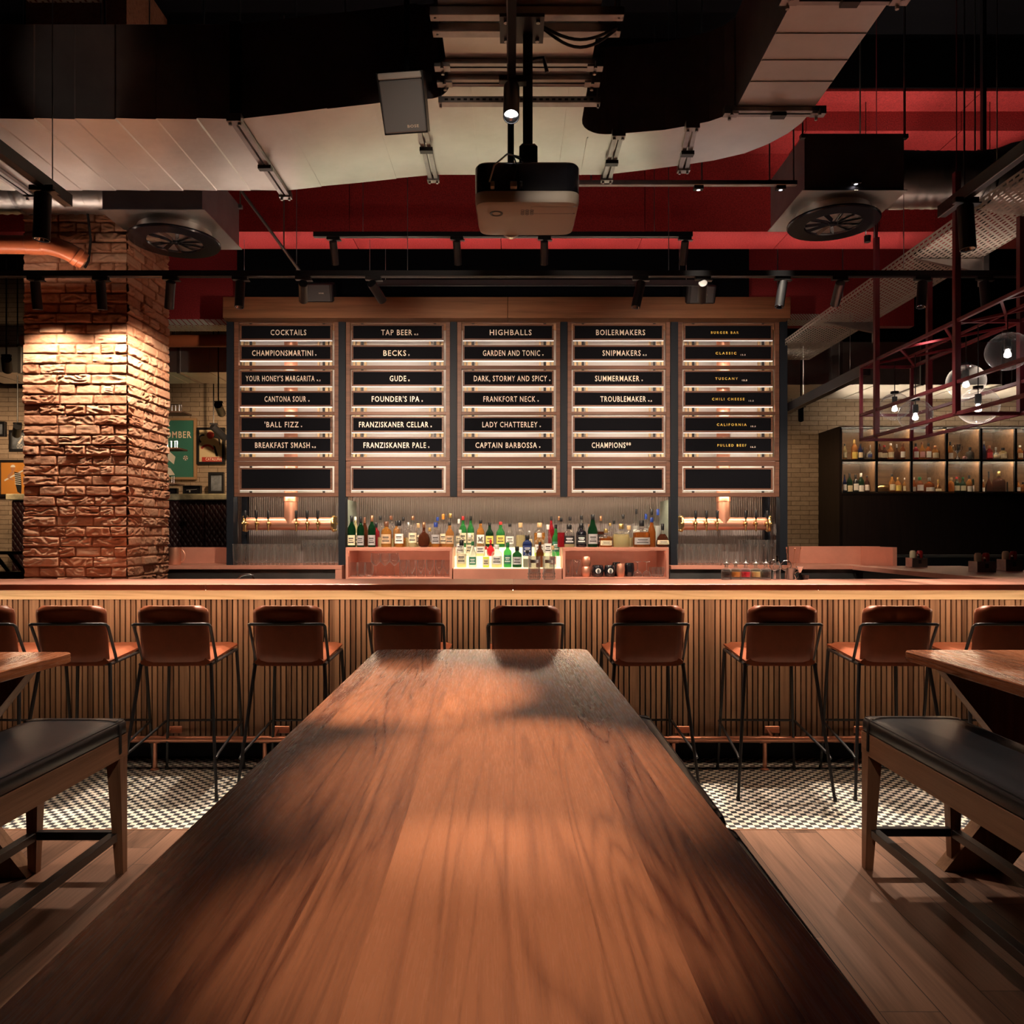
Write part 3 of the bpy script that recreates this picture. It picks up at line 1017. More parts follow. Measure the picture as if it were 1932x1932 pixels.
def bench(label, cx, y1, L, w=0.41):
    t = thing('bench', label, 'bench', (cx, y1, 0), 0, 'black cushioned oak benches')
    hw = w / 2
    # cushion with soft edges and welt seams
    mb = MB()
    prof = []
    out = rounded([(-hw, -L), (hw, -L), (hw, 0), (-hw, 0)], 0.03, 4)
    n = len(out)
    c = Vector((0, -L / 2))
    rows = [(0.010, 0.596), (0.0, 0.604), (0.0, 0.640), (0.004, 0.651), (0.012, 0.657), (0.035, 0.663), (0.075, 0.667)]
    vs = []
    for ins, z in rows:
        for x, y in out:
            vs.append((x * (hw - ins) / hw, -L / 2 + (y + L / 2) * (L / 2 - ins) / (L / 2), z))
    fs = [tuple(range(n))[::-1], tuple(range((len(rows) - 1) * n, len(rows) * n))]
    for k in range(len(rows) - 1):
        fs += [(k * n + i, k * n + (i + 1) % n, (k + 1) * n + (i + 1) % n, (k + 1) * n + i) for i in range(n)]
    mb.add(vs, fs)
    cu = mb.build('cushion', 'leather_black', t, world=False, smooth=60)
    mb = MB()
    for ins, z in ((0.0085, 0.6555),):
        mb.tube([(x * (hw - ins) / hw, -L / 2 + (y + L / 2) * (L / 2 - ins) / (L / 2), z) for x, y in out], 0.0028, 6, closed=True)
    mb.build('piping', 'leather_black', cu, world=False)
    for y in (-0.075, -L + 0.075):
        mb = MB()
        pts = [(-hw - 0.006, 0.525), (-hw - 0.004, 0.640), (-hw + 0.012, 0.664), (-hw + 0.05, 0.672), (hw - 0.05, 0.672), (hw - 0.012, 0.664), (hw + 0.004, 0.640), (hw + 0.006, 0.525)]
        A = [(x, y - 0.008, z) for x, z in pts]
        B = [(x, y + 0.008, z) for x, z in pts]
        mb.strip(A, B)
        mb.strip([(x * 0.985, y_, z - 0.004) for x, y_, z in A], [(x * 0.985, y_, z - 0.004) for x, y_, z in B])
        mb.build('strap', 'leather_black', cu, world=False)
    mb = MB()
    mb.box(-hw, -hw + 0.025, -L + 0.006, -0.006, 0.50, 0.597, 0.002)
    mb.box(hw - 0.025, hw, -L + 0.006, -0.006, 0.50, 0.597, 0.002)
    mb.box(-hw + 0.025, hw - 0.025, -0.035, -0.010, 0.50, 0.597, 0.002)
    mb.box(-hw + 0.025, hw - 0.025, -L + 0.010, -L + 0.035, 0.50, 0.597, 0.002)
    mb.build('apron', 'oak_bench', t, world=False)
    for sx in (-1, 1):
        for y in (-0.04, -L + 0.04):
            mb = MB()
            vs = []
            for z, h in ((0, 0.017), (0.5, 0.030), (0.597, 0.030)):
                xo = sx * (hw - 0.001)
                xi = sx * (hw - 0.001 - 2 * h)
                ya, yb = y - h, y + h
                if y > -L / 2:
                    yb = y + 0.030; ya = yb - 2 * h
                else:
                    ya = y - 0.030; yb = ya + 2 * h
                vs += [(xo, ya, z), (xi, ya, z), (xi, yb, z), (xo, yb, z)]
            fs = [(0, 1, 2, 3), (8, 9, 10, 11)]
            for k in (0, 4):
                fs += [(k + i, k + (i + 1) % 4, k + 4 + (i + 1) % 4, k + 4 + i) for i in range(4)]
            mb.add(vs, fs).build('leg', 'oak_leg', t, world=False, smooth=0)
    mb = MB()
    for sx in (-1, 1):
        mb.box(sx * (hw - 0.050), sx * (hw - 0.012), -L + 0.07, -0.07, 0.150, 0.185, 0.002)
    mb.box(-hw + 0.045, hw - 0.045, -0.060, -0.030, 0.150, 0.185, 0.002)
    mb.box(-hw + 0.045, hw - 0.045, -L + 0.030, -L + 0.060, 0.150, 0.185, 0.002)
    mb.build('stretcher', 'black_metal', t, world=False)
    return t


bench('black leather bench with oak frame in front of the right table', 1.735, 3.33, 1.45)
bench('black leather bench with oak frame in front of the left table', -1.868, 3.29, 1.45)
bench('black bench tucked under the right side of the long table, end nearer the bar', 0.405, 3.35, 1.23, 0.40)
bench('black bench tucked under the right side of the long table, end nearer the viewer', 0.405, 2.06, 1.45, 0.40)


# ------------------------------------------------------------------ back bar gantry with letter boards
DG = 7.40


def gx(px, d=DG):
    return (px - 966) * d / F


def gz(py, d=DG):
    return H - (py - HORIZON) * d / F


CZ = 1.160
gan = thing('bar_gantry', 'oak header beam on dark steel posts carrying the five menu panels', 'gantry', (0, 7.5, 0))
mb = MB()
for a, b in ((420, 958), (958, 1492)):
    mb.box(gx(a, 7.26) + 0.001, gx(b, 7.26) - 0.001, 7.26, 7.72, gz(600, 7.26), gz(560, 7.26), 0.003)
mb.build('header_beam', 'oak_header', gan)
for a, b, low in ((428, 441, CZ), (639, 652, CZ), (849.5, 862, gz(937)), (1057.5, 1070, gz(937)), (1265, 1279, CZ), (1471, 1485, CZ)):
    MB().box(gx(a), gx(b), DG - 0.01, DG + 0.10, low, gz(600)).build('post', 'kick', gan)
for a in (463, 1446):
    MB().box(gx(a - 5, 7.75), gx(a + 5, 7.75), 7.72, 7.78, CZ, gz(937, 7.75)).build('rear_post', 'kick', gan)
MB().box(gx(441, 7.9), gx(1470, 7.9), 7.93, 7.96, CZ - 0.3, gz(935, 7.9)).build('reeded_panel', 'reeded', gan)
mb = MB()
mb.box(gx(436, 7.7), gx(1478, 7.7), 7.70, 7.73, gz(935, 7.7), gz(602, 7.7))
mb.build('backing_panel', plain('backing_grey', (0.50, 0.47, 0.45), 0.5), gan)
mb = MB()
for a, b in ((652, 855), (1065, 1265)):
    pass
M['pale_green'] = plain('pale_green_glass', (0.42, 0.50, 0.42), 0.25)
for x in (655, 1262):
    MB().box(gx(x, 7.5) - 0.006, gx(x, 7.5) + 0.006, 7.5, 7.93, 1.335, gz(943, 7.5)).build('side_glass', 'pale_green', gan)

panels = [(441, 639), (652, 849.5), (862, 1057.5), (1070, 1265), (1279, 1471)]
boards = [(611.5, 641.5), (651, 680), (698.5, 728.5), (737.5, 767), (785.5, 815.5), (824.5, 854.5), (882.5, 924.5)]
texts = [
    [('COCKTAILS', 510, 577.4), ('CHAMPIONSMARTINI', 475, 590, '9'), ("YOUR HONEY'S MARGARITA", 463, 593, '9.5'), ('CANTONA SOUR', 498.6, 577, '9'), ("'BALL FIZZ", 498.6, 563, '9'), ('BREAKFAST SMASH', 480.6, 584, '9.5')],
    [('TAP BEER', 718.8, 777.4, '0.5'), ('BECKS', 723, 766, '5'), ('GUDE', 735, 766, '5'), ("FOUNDER'S IPA", 701, 791, '5'), ('FRANZISKANER CELLAR', 677, 808, '5'), ('FRANZISKANER PALE', 685.5, 803.5, '5')],
    [('HIGHBALLS', 924, 1003), ('GARDEN AND TONIC', 911, 1019, '9'), ('DARK, STORMY AND SPICY', 894, 1032, '9'), ('FRANKFORT NECK', 912, 1010, '9'), ('LADY CHATTERLEY', 910, 1014, '9'), ('CAPTAIN BARBOSSA', 897, 1013, '9')],
    [('BOILERMAKERS', 1124.8, 1217.5), ('SNIPMAKERS', 1137, 1209, '8.5'), ('SUMMERMAKER', 1123, 1206.5, '9'), ('TROUBLEMAKER', 1133, 1219, '9.5'), None, ('CHAMPIONS**', 1116.7, 1190.6)],
    [('BURGER BAR', 1342, 1394), ('CLASSIC', 1350.6, 1389.7, '13.5'), ('TUSCANY', 1350, 1392.6, '15.5'), ('CHILI CHEESE', 1344, 1405, '15.5'), ('CALIFORNIA', 1353, 1409, '15.5'), ('PULLED BEEF', 1354, 1408.6, '16.5')],
]
heads = ['cocktails', 'tap beer', 'highballs', 'boilermakers', 'burger bar in small yellow letters']
for k, (a, b) in enumerate(panels):
    t = thing('menu_panel', 'oak framed menu panel of black letter boards headed ' + heads[k], 'menu board', (gx((a + b) / 2), DG, gz(937)), 0, 'menu panels over the back bar')
    y0, y1 = DG, DG + 0.045
    for nm, top, rails, bot in (('upper_frame', 603, ((689.5, 696), (776.5, 782.5)), (862, 869.5)), ('lower_frame', 870.5, (), (929.5, 937))):
        mb = MB()
        L, R = gx(a + 0.5), gx(b - 0.5)
        il, ir = gx(a + 8.7), gx(b - 8.2)
        tr = (603, 608.5) if top == 603 else (870.5, 879)
        mb.box(L, il, y0, y1, gz(bot[1]), gz(top), 0.002)
        mb.box(ir, R, y0, y1, gz(bot[1]), gz(top), 0.002)
        for u, v in (tr, *rails, bot):
            mb.box(il, ir, y0 + 0.002, y1 - 0.002, gz(v), gz(u), 0.001)
        mb.build(nm, 'oak_frame', t)
    for px in (a + 30.2, b - 29.5):
        mb = MB()
        for u, v in ((605, 692), (692, 779), (779, 866), (875, 933)):
            mb.box(gx(px - 2.3), gx(px + 2.3), DG + 0.028, DG + 0.036, gz(v), gz(u))
        mb.build('hanging_strap', 'black_wood', t)
    for u in (603.5, 690.2, 777, 873):
        MB().box(gx(a + 9), gx(b - 9), DG + 0.046, DG + 0.052, gz(u + 0.8), gz(u - 0.8)).build('rear_light_strip', 'led_rear', t)
    MB().box(gx(a + 6), gx(b - 6), DG + 0.05, DG + 0.064, gz(936), gz(935)).build('under_light_strip', 'led_back', t)
    for px in ((a + 14, a + 17.5), (a + 21, a + 27), (a + 35, a + 39), (b - 40, b - 37), (b - 26, b - 20), (b - 17, b - 13)):
        MB().box(gx(px[0], 7.66), gx(px[1], 7.66), 7.66, 7.695, gz(866, 7.66), gz(604, 7.66)).build('rear_slat', 'oak_light', t)
    for r, (u, v) in enumerate(boards):
        bl, br = gx(a + 11.3), gx(b - 12.8)
        f = 2.9 * DG / F
        zt, zb = gz(u), gz(v)
        bd = MB().box(bl + f, br - f, DG + 0.010, DG + 0.026, zb + f, zt - f).build('letter_board', 'felt', t)
        mb = MB()
        mb.box(bl, br, DG + 0.002, DG + 0.026, zt - f, zt)
        mb.box(bl, br, DG + 0.002, DG + 0.026, zb, zb + f)
        mb.box(bl, bl + f, DG + 0.002, DG + 0.026, zb + f, zt - f)
        mb.box(br - f, br, DG + 0.002, DG + 0.026, zb + f, zt - f)
        mb.build('board_trim', 'oak_frame', bd, smooth=0)
        MB().box(bl, br, DG + 0.004, DG + 0.024, zb - 0.0075, zb - 0.001).build('edge_light', 'led_edge', bd)
        tx = texts[k][r] if r < 6 else None
        if tx:
            small = k == 4
            ch = (4.6 if small else 10.6) * DG / F
            zc = (zt + zb) / 2 - (0.0 if not small else 0.002)
            text_bm(tx[0], gx(tx[1]), gx(tx[2]), zc - ch / 2, zc + ch / 2, DG + 0.0085, spacing=1.6 if small else 1.18, heavy=0.02 if small else 0.008).build('lettering', 'letter_yellow' if small else 'letter', bd, smooth=0, fix=False)
            if len(tx) > 3:
                w = (3.0 + 2.2 * (len(tx[3]) - 1)) if len(tx[3]) > 1 else 2.6
                x = tx[2] + (4 if not small else 8)
                zz = zc - ch / 2
                text_bm(tx[3], gx(x), gx(x + w), zz - (0.012 if small else 0), zz + 0.0145 - (0.012 if small else 0), DG + 0.0085, heavy=0.02).build('price', 'letter', bd, smooth=0, fix=False)


def speaker_box(px, py, d, label, w=0.28, h=0.17):
    p = W(px, py, d)
    t = thing('loudspeaker', label, 'speaker', p)
    q = Matrix.Rotation(math.radians(24), 3, 'X')
    mb = MB().box(-w / 2, w / 2, 0.0, 0.16, -h / 2, h / 2, 0.012)
    mb.xform(q.to_4x4()).build('cabinet', 'black_metal', t, world=False)
    mb = MB().box(-w / 2 + 0.035, w / 2 - 0.022, -0.008, 0.002, -h / 2 + 0.008, h / 2 - 0.008, 0.004)
    mb.xform(q.to_4x4()).build('grille', 'dark_grey', t, world=False)
    mb = text_bm('BOSE', 0.01, 0.055, -0.006, 0.006, -0.0095, heavy=0.02)
    mb.xform(q.to_4x4()).build('logo', 'letter', t, world=False, smooth=0, fix=False)
    MB().cyl((0, 0.10, 0.05), (0, 0.20, 0.05), 0.012).build('bracket', 'black_metal', t, world=False)
    return t


speaker_box(600, 553, 7.20, 'black loudspeaker tilted down over the header beam, above the cocktails panel')
speaker_box(1323, 556, 7.20, 'black loudspeaker tilted down over the header beam, above the burger bar panel')

# ------------------------------------------------------------------ beer taps


def tap_tower(pxc, l, r, taps, label):
    Y = 7.57
    yx = lambda p: gx(p, Y)
    zc = gz(988, Y)
    t = thing('beer_tap_tower', label, 'beer tap', (yx(pxc), Y, CZ), 0, 'copper beer tap towers')
    mb = MB().cyl((yx(pxc), Y, zc), (yx(pxc), Y, gz(608, Y)), 0.066, 24)
    mb.lathe([(0.066, 0), (0.071, 0.004), (0.071, 0.05), (0.066, 0.054)], (yx(pxc), Y, gz(947, Y)), 24)
    mb.build('riser', 'copper', t)
    MB().cyl((yx(l) + 0.02, Y, zc), (yx(r) - 0.02, Y, zc), 0.064, 24).build('manifold', 'copper', t)
    for x, s in ((yx(l), 1), (yx(r), -1)):
        mb = MB().lathe([(0, 0), (0.080, 0), (0.084, 0.006), (0.084, 0.018), (0.080, 0.024), (0.066, 0.026)], (x, Y, zc), 24, axis=(s, 0, 0))
        for k in range(6):
            a = k * PI / 3
            mb.sphere((x, Y + 0.076 * math.cos(a), zc + 0.076 * math.sin(a)), 0.012, 8, 6)
        mb.build('end_flange', 'brass', t)
    for px in taps:
        x = yx(px)
        yf = Y - 0.062
        mb = MB().cyl((x, yf, zc), (x, yf - 0.055, zc), 0.013, 10)
        mb.sphere((x, yf - 0.055, zc), 0.019, 10, 8)
        mb.tube([(x, yf - 0.055, zc), (x, yf - 0.062, zc + 0.055)], 0.007, 8)
        mb.sphere((x - 0.0, yf - 0.02, zc + 0.0), 0.016, 10, 8)
        tp = mb.build('tap', 'brass', t)
        MB().lathe([(0.008, 0), (0.013, 0.01), (0.0145, 0.075), (0.012, 0.082), (0, 0.083)], (x, yf - 0.062, zc + 0.045), 10).build('tap_handle', 'black_metal', tp)
        MB().tube([(x, yf - 0.055, zc), (x, yf - 0.060, zc - 0.03), (x, yf - 0.060, zc - 0.075)], [0.011, 0.010, 0.0065], 8).build('spout', 'brass', tp)
    return t


tap_tower(549, 462, 632, (471, 491.7, 513.4, 565.5, 585.7, 605.4), 'copper tap tower with six black handles below the cocktails panel')
tap_tower(1364.5, 1283, 1451, (1307, 1327, 1347, 1400, 1419, 1440), 'copper tap tower with six black handles below the burger bar panel')

# ------------------------------------------------------------------ back counters and copper shelf boxes


def counter(name, label, x0, x1, y0, y1, end=None):
    t = thing(name, label, 'counter', ((x0 + x1) / 2, (y0 + y1) / 2, 0))
    MB().box(x0, x1, y0, y1, CZ - 0.038, CZ, 0.002).build('countertop', 'copper_sat', t)
    MB().box(x0, x1 - (0.07 if end else 0), y0 + 0.05, y1, 0, CZ - 0.038).build('steel_front', 'steel', t)
    if end:
        MB().box(x1 - 0.065, x1, y0 + 0.004, y1 - 0.03, 0, CZ - 0.038, 0.002).build('end_panel', 'copper_sat', t)
    return t


counter('back_counter', 'copper back counter under the tap tower beside the brick pillar', gx(318, 7.3) - 0.6, gx(645, 7.3), 7.30, 7.95, True)
counter('back_counter', 'copper back counter under the tap tower behind the bitters bottles', gx(1266, 7.3), gx(1640, 7.3) - 0.02, 7.30, 7.95)


def shelf_box(label, a, b):
    x0, x1, y0, y1 = gx(a, 7.3), gx(b, 7.3), 7.30, 7.80
    zt, zf = 1.335, 1.046
    t = thing('shelf_box', label, 'shelf', ((x0 + x1) / 2, 7.5, 0))
    MB().box(x0, x1, y0, y1, zt - 0.022, zt, 0.002).build('top_shelf', 'copper_sat', t)
    MB().box(x0, x0 + 0.024, y0 + 0.003, y1, 0, zt - 0.022).build('side_panel', 'copper_sat', t)
    MB().box(x1 - 0.024, x1, y0 + 0.003, y1, 0, zt - 0.022).build('side_panel', 'copper_sat', t)
    MB().box(x0 + 0.024, x1 - 0.024, y1 - 0.02, y1, 0, zt - 0.022).build('back_panel', 'copper_sat', t)
    MB().box(x0 + 0.024, x1 - 0.024, y0 + 0.004, y1 - 0.02, 0, zf, 0.002).build('base_shelf', 'copper_sat', t)
    MB().box(x0, x1, y0, y0 + 0.008, zt - 0.032, zt - 0.022).build('front_lip', 'copper_sat', t)
    MB().box(x0 + 0.03, x1 - 0.03, y0 + 0.012, y0 + 0.018, zt - 0.026, zt - 0.0225).build('light_strip', 'led_shelf', t)
    return t


shelf_box('open copper shelf box holding stemmed glasses and tumblers, whisky bottles on top', 652, 853)
shelf_box('open copper shelf box holding black eight ball cups, dark rum bottles on top', 1062, 1262)
plinth = thing('bottle_plinth', 'stepped copper plinth with three glowing tiers crowded with gin bottles', 'plinth', (gx(956, 7.3), 7.5, 0))
px0, px1 = gx(855, 7.3), gx(1060, 7.3)
MB().box(px0, px1, 7.30, 7.80, 0, 1.128, 0.002).build('base', 'copper_sat', plinth)
TIERS = [(7.305, 7.43, 1.139), (7.43, 7.56, 1.245), (7.56, 7.69, 1.330)]
for y0, y1, z in TIERS:
    MB().box(px0 + 0.004, px1 - 0.004, y0, 7.69, z - 0.105 if z > 1.14 else 1.128, z, 0.002).build('tier', 'tier', plinth)

# ------------------------------------------------------------------ bottles
LIQ = dict(green=(0.06, 0.42, 0.10), dkgreen=(0.012, 0.07, 0.025), amber=(0.80, 0.34, 0.07), pale=(0.93, 0.80, 0.42), clear=(0.93, 0.95, 0.90), brown=(0.16, 0.045, 0.02),
           cognac=(0.55, 0.15, 0.03), navy=(0.02, 0.04, 0.20), red=(0.62, 0.03, 0.05), orange=(0.90, 0.38, 0.10), lime=(0.62, 0.78, 0.12), grey=(0.25, 0.24, 0.22))
for k, c in LIQ.items():
    M['liq_' + k] = liquid('liquor_' + k, c)
M['liq_black'] = plain('black_glass', (0.008, 0.008, 0.012), 0.15)
CAPC = dict(black=(0.012, 0.012, 0.014), copper=(0.62, 0.30, 0.16), cork=(0.55, 0.36, 0.18), white=(0.8, 0.78, 0.72), red=(0.5, 0.03, 0.03), blue=(0.02, 0.05, 0.28), green=(0.02, 0.14, 0.05),
            orange=(0.75, 0.25, 0.04), brown=(0.16, 0.06, 0.03), gold=(0.70, 0.48, 0.18), silver=(0.6, 0.6, 0.6))
for k, c in CAPC.items():
    M['cap_' + k] = plain('cap_' + k, c, 0.35, 0.9 if k in ('copper', 'gold', 'silver') else 0.0)
LABC = dict(cream=(0.80, 0.70, 0.48), white=(0.86, 0.84, 0.80), black=(0.02, 0.02, 0.022), grey=(0.42, 0.40, 0.40), yellow=(0.85, 0.66, 0.16), green=(0.05, 0.22, 0.14), tan=(0.62, 0.42, 0.26), red=(0.6, 0.04, 0.05), navy=(0.03, 0.05, 0.2), pink=(0.7, 0.35, 0.35), silver=(0.55, 0.55, 0.56))
for k, c in LABC.items():
    M['lab_' + k] = plain('label_' + k, c, 0.55)
M['ink'] = plain('label_ink', (0.05, 0.04, 0.04), 0.6)
KINDS = {
    'std': ([(0, 0.0), (.92, 0.0), (1, .02), (1, .54), (.93, .60), (.62, .68), (.38, .75), (.34, .90)], .87, .38, (.14, .46)),
    'wine': ([(0, 0.0), (.94, 0.0), (1, .02), (1, .56), (.90, .64), (.55, .72), (.38, .78), (.36, .92)], .80, .39, (.06, .38)),
    'slim': ([(0, 0.0), (.92, 0.0), (1, .02), (1, .50), (.8, .60), (.5, .72), (.36, .84), (.34, .92)], .84, .40, (.10, .40)),
    'squat': ([(0, 0.0), (.94, 0.0), (1, .03), (1, .58), (.90, .66), (.48, .73), (.40, .76), (.38, .86)], .80, .46, (.14, .50)),
    'round': ([(0, 0.0), (.55, 0.0), (.86, .06), (1, .22), (.98, .36), (.76, .50), (.34, .59), (.24, .65), (.22, .82)], .78, .28, (.16, .38)),
    'pear': ([(0, 0.0), (.70, 0.0), (1, .05), (1, .20), (.80, .40), (.44, .54), (.22, .62), (.19, .80)], .72, .24, (.12, .30)),
    'fat': ([(0, 0.0), (.92, 0.0), (1, .04), (.98, .50), (.88, .60), (.50, .66), (.22, .70), (.20, .80)], .78, .30, (.10, .36)),
}
BOTTLES = []


def bottle(p, h, r, kind, liq, lab, cap, fill=1.0, ink=True, lit=None):
    """A bottle standing at p. Body, cap and label are its parts."""
    prof, capz, capr, lz = KINDS[kind]
    t = thing('liquor_bottle', 'bottle', 'bottle', p)
    mb = MB()
    P = [(a * r, b * h) for a, b in prof]
    fz = fill * 0.62 * h
    if fill < 0.99 and liq not in ('black',):
        lo = [q for q in P if q[1] <= fz]
        hi = [q for q in P if q[1] > fz]
        a, b = lo[-1], hi[0]
        s = (fz - a[1]) / (b[1] - a[1])
        m = (a[0] + (b[0] - a[0]) * s, fz)
        mb.lathe(lo + [m, (0, fz)], p, 14)
        mb.mat(1).lathe([m] + hi, p, 14)
        mb.build('body', ['liq_' + liq, 'glass'], t, smooth=50)
    else:
        mb.lathe(P + [(0, P[-1][1])], p, 14)
        mb.build('body', 'liq_' + liq, t, smooth=50)
    c0 = capz * h
    cr = capr * r
    MB().lathe([(cr * 0.92, c0), (cr, c0 + 0.004), (cr, h - 0.003), (cr * 0.9, h), (0, h)], p, 12).build('cap', 'cap_' + cap, t, smooth=40)
    if lab:
        def rad(z):
            for (r0, z0), (r1, z1) in zip(P[:-1], P[1:]):
                if z0 <= z <= z1 and z1 > z0:
                    return r0 + (r1 - r0) * (z - z0) / (z1 - z0)
            return r
        w = math.radians(62)
        zs = [lz[0] * h + (lz[1] - lz[0]) * h * i / 4 for i in range(5)]
        o = MB().lathe([(rad(z) * 1.015 + 0.0006, z) for z in zs], p, 8, a0=-PI / 2 - w, a1=-PI / 2 + w).build('label', 'lab_' + lab, t, smooth=60, fix=False)
        if ink:
            im = MB()
            for q0, q1, ww in ((.62, .74, 34), (.46, .52, 26), (.22, .34, 40)):
                za, zb = zs[0] + (zs[-1] - zs[0]) * q0, zs[0] + (zs[-1] - zs[0]) * q1
                ww = math.radians(ww)
                im.lathe([(rad(z) * 1.02 + 0.0012, z) for z in (za, zb)], p, 6, a0=-PI / 2 - ww, a1=-PI / 2 + ww)
            im.build('print', 'lab_white' if lab in ('black', 'navy', 'green', 'red') else 'ink', o, fix=False)
    BOTTLES.append((t, liq, lab, cap, kind))
    return t


def name_bottles(items, place, group):
    """items left to right: a label for each that says which one it is."""
    words = dict(pale='pale gold', dkgreen='dark green', lime='yellow-green', amber='amber', clear='clear', cognac='red-brown', navy='navy blue', grey='grey')
    shape = dict(std='bottle', wine='long-necked bottle', slim='slim bottle', squat='squat bottle', round='bulbous bottle', pear='pear-shaped bottle', fat='wide bottle')
    items = sorted(items, key=lambda q: q[0].location.x)
    for i, (t, liq, lab, cap, kind) in enumerate(items):
        pos = ORD[i] + ' from left' if i < len(items) - 1 else 'rightmost'
        t['label'] = '%s%s %s, %s, %s' % ((lab + '-labelled ') if lab else '', words.get(liq, liq), shape[kind], pos, place)
        t['group'] = group


def put(rows, Y, zb, sc, place, group, ox=640, oy=920):
    got = []
    for cx, ct, cw, kind, liq, lab, cap, *rest in rows:
        px, py, w = ox + cx / sc, oy + ct / sc, cw / sc
        y = Y
        zt = gz(py, y)
        r = w * y / F / 2
        bottle((gx(px, y), y, zb), zt - zb, r, kind, liq, lab, cap, *(rest or ()))
        got.append(BOTTLES[-1])
    name_bottles(got, place, group)


S1, S2 = 6.0375, 5.855
SHZ = 1.3352
put([(142, 320, 92, 'wine', 'dkgreen', 'cream', 'black'), (245, 330, 85, 'wine', 'dkgreen', 'grey', 'black'), (372, 318, 90, 'wine', 'dkgreen', 'grey', 'copper'),
     (537, 385, 118, 'squat', 'amber', 'tan', 'brown'), (685, 375, 106, 'squat', 'amber', 'white', 'black', .75), (838, 325, 98, 'std', 'pale', 'cream', 'copper', .7),
     (965, 395, 138, 'round', 'brown', None, 'copper'), (1100, 395, 100, 'squat', 'amber', 'grey', 'blue', .7), (1258, 395, 96, 'std', 'orange', 'tan', 'black')],
    7.40, SHZ, S1, 'front row above the stemmed glasses', 'front whisky bottles on the shelf box')
put([(185, 330, 70, 'std', 'pale', 'cream', 'white'), (290, 338, 74, 'wine', 'brown', None, 'brown'), (470, 322, 86, 'std', 'pale', None, 'black', .5), (420, 400, 80, 'squat', 'red', None, 'black'),
     (590, 320, 96, 'std', 'pale', None, 'brown', .4), (655, 378, 80, 'squat', 'amber', None, 'black'), (730, 335, 84, 'std', 'amber', None, 'black', .5), (790, 395, 84, 'squat', 'pale', None, 'silver', .6),
     (900, 405, 80, 'squat', 'pale', 'cream', 'cork', .5), (1030, 455, 76, 'squat', 'amber', None, 'gold', .4), (1120, 335, 84, 'std', 'amber', None, 'blue', .5), (1185, 300, 80, 'slim', 'orange', 'cream', 'orange', .6), (1265, 295, 96, 'std', 'clear', None, 'gold', .5)],
    7.56, SHZ, S1, 'back row above the stemmed glasses', 'rear whisky bottles on the shelf box')
# lit tiers
put([(1393, 600, 108, 'squat', 'pale', 'cream', 'black', .8), (1520, 612, 86, 'slim', 'clear', 'green', 'green'), (1672, 668, 72, 'slim', 'lime', 'cream', 'red', .8), (1795, 650, 118, 'squat', 'pale', 'white', 'white', .7)],
    7.37, TIERS[0][2] + .0006, S1, 'left half of lowest glowing tier', 'bottles on the lowest glowing tier')
put([(45, 605, 88, 'squat', 'green', 'green', 'green'), (150, 650, 104, 'squat', 'dkgreen', 'silver', 'black')],
    7.37, TIERS[0][2] + .0006, S2, 'green pair on lowest glowing tier', 'green gins on the lowest glowing tier', 950)
put([(262, 690, 90, 'squat', 'grey', None, 'black', .8), (402, 600, 88, 'std', 'brown', None, 'black'), (545, 640, 76, 'squat', 'clear', 'pink', 'cork', .6)],
    7.37, TIERS[0][2] + .0006, S2, 'lowest glowing tier behind two tumblers', 'bottles behind the tumblers', 950)
put([(1378, 480, 92, 'std', 'clear', 'white', 'white', .6), (1485, 520, 84, 'squat', 'clear', 'cream', 'white', .6), (1608, 560, 104, 'squat', 'pale', 'white', 'silver', .5), (1725, 590, 92, 'round', 'red', None, 'red')],
    7.49, TIERS[1][2] + .0006, S1, 'left half of middle glowing tier', 'bottles on the middle glowing tier, whisky end')
put([(262, 525, 106, 'squat', 'navy', 'navy', 'black'), (398, 500, 112, 'squat', 'lime', 'white', 'white', .7), (490, 408, 86, 'slim', 'clear', 'white', 'white', .6), (577, 408, 84, 'std', 'green', 'green', 'black')],
    7.49, TIERS[1][2] + .0006, S2, 'right half of middle glowing tier', 'bottles on the middle glowing tier, rum end', 950)
put([(1362, 358, 70, 'slim', 'clear', 'cream', 'white', .6), (1410, 325, 86, 'std', 'green', 'cream', 'red'), (1498, 325, 80, 'std', 'green', 'cream', 'black'), (1610, 370, 92, 'std', 'amber', 'white', 'black'), (1713, 400, 92, 'std', 'dkgreen', 'yellow', 'black'), (1838, 388, 100, 'std', 'green', 'yellow', 'red')],
    7.62, TIERS[2][2] + .0006, S1, 'left half of top glowing tier', 'bottles on the top glowing tier, whisky end')
put([(70, 398, 92, 'std', 'clear', 'white', 'black', .7), (187, 388, 98, 'squat', 'pale', None, 'cork', .8), (285, 478, 70, 'squat', 'pale', 'cream', 'silver', .8), (398, 388, 122, 'squat', 'amber', None, 'cork', .95), (527, 318, 68, 'std', 'red', None, 'black'), (612, 318, 62, 'std', 'amber', None, 'copper', .6)],
    7.62, TIERS[2][2] + .0006, S2, 'right half of top glowing tier', 'bottles on the top glowing tier, rum end', 950)
put([(637, 333, 84, 'std', 'red', None, 'black', .8), (725, 408, 124, 'squat', 'pale', 'black', 'black', .6), (858, 395, 114, 'squat', 'black', 'black', 'black'), (985, 297, 110, 'slim', 'dkgreen', 'grey', 'black'), (1130, 455, 142, 'fat', 'cognac', 'cream', 'gold', .8),
     (1300, 400, 186, 'fat', 'pale', None, 'gold', .9), (1525, 362, 190, 'fat', 'cognac', 'grey', 'black', .9), (1637, 330, 88, 'slim', 'cognac', None, 'blue'), (1757, 398, 146, 'pear', 'brown', 'cream', 'black', .9)],
    7.40, SHZ, S2, 'front row above the eight ball cups', 'front rum and cognac bottles on the shelf box', 950)
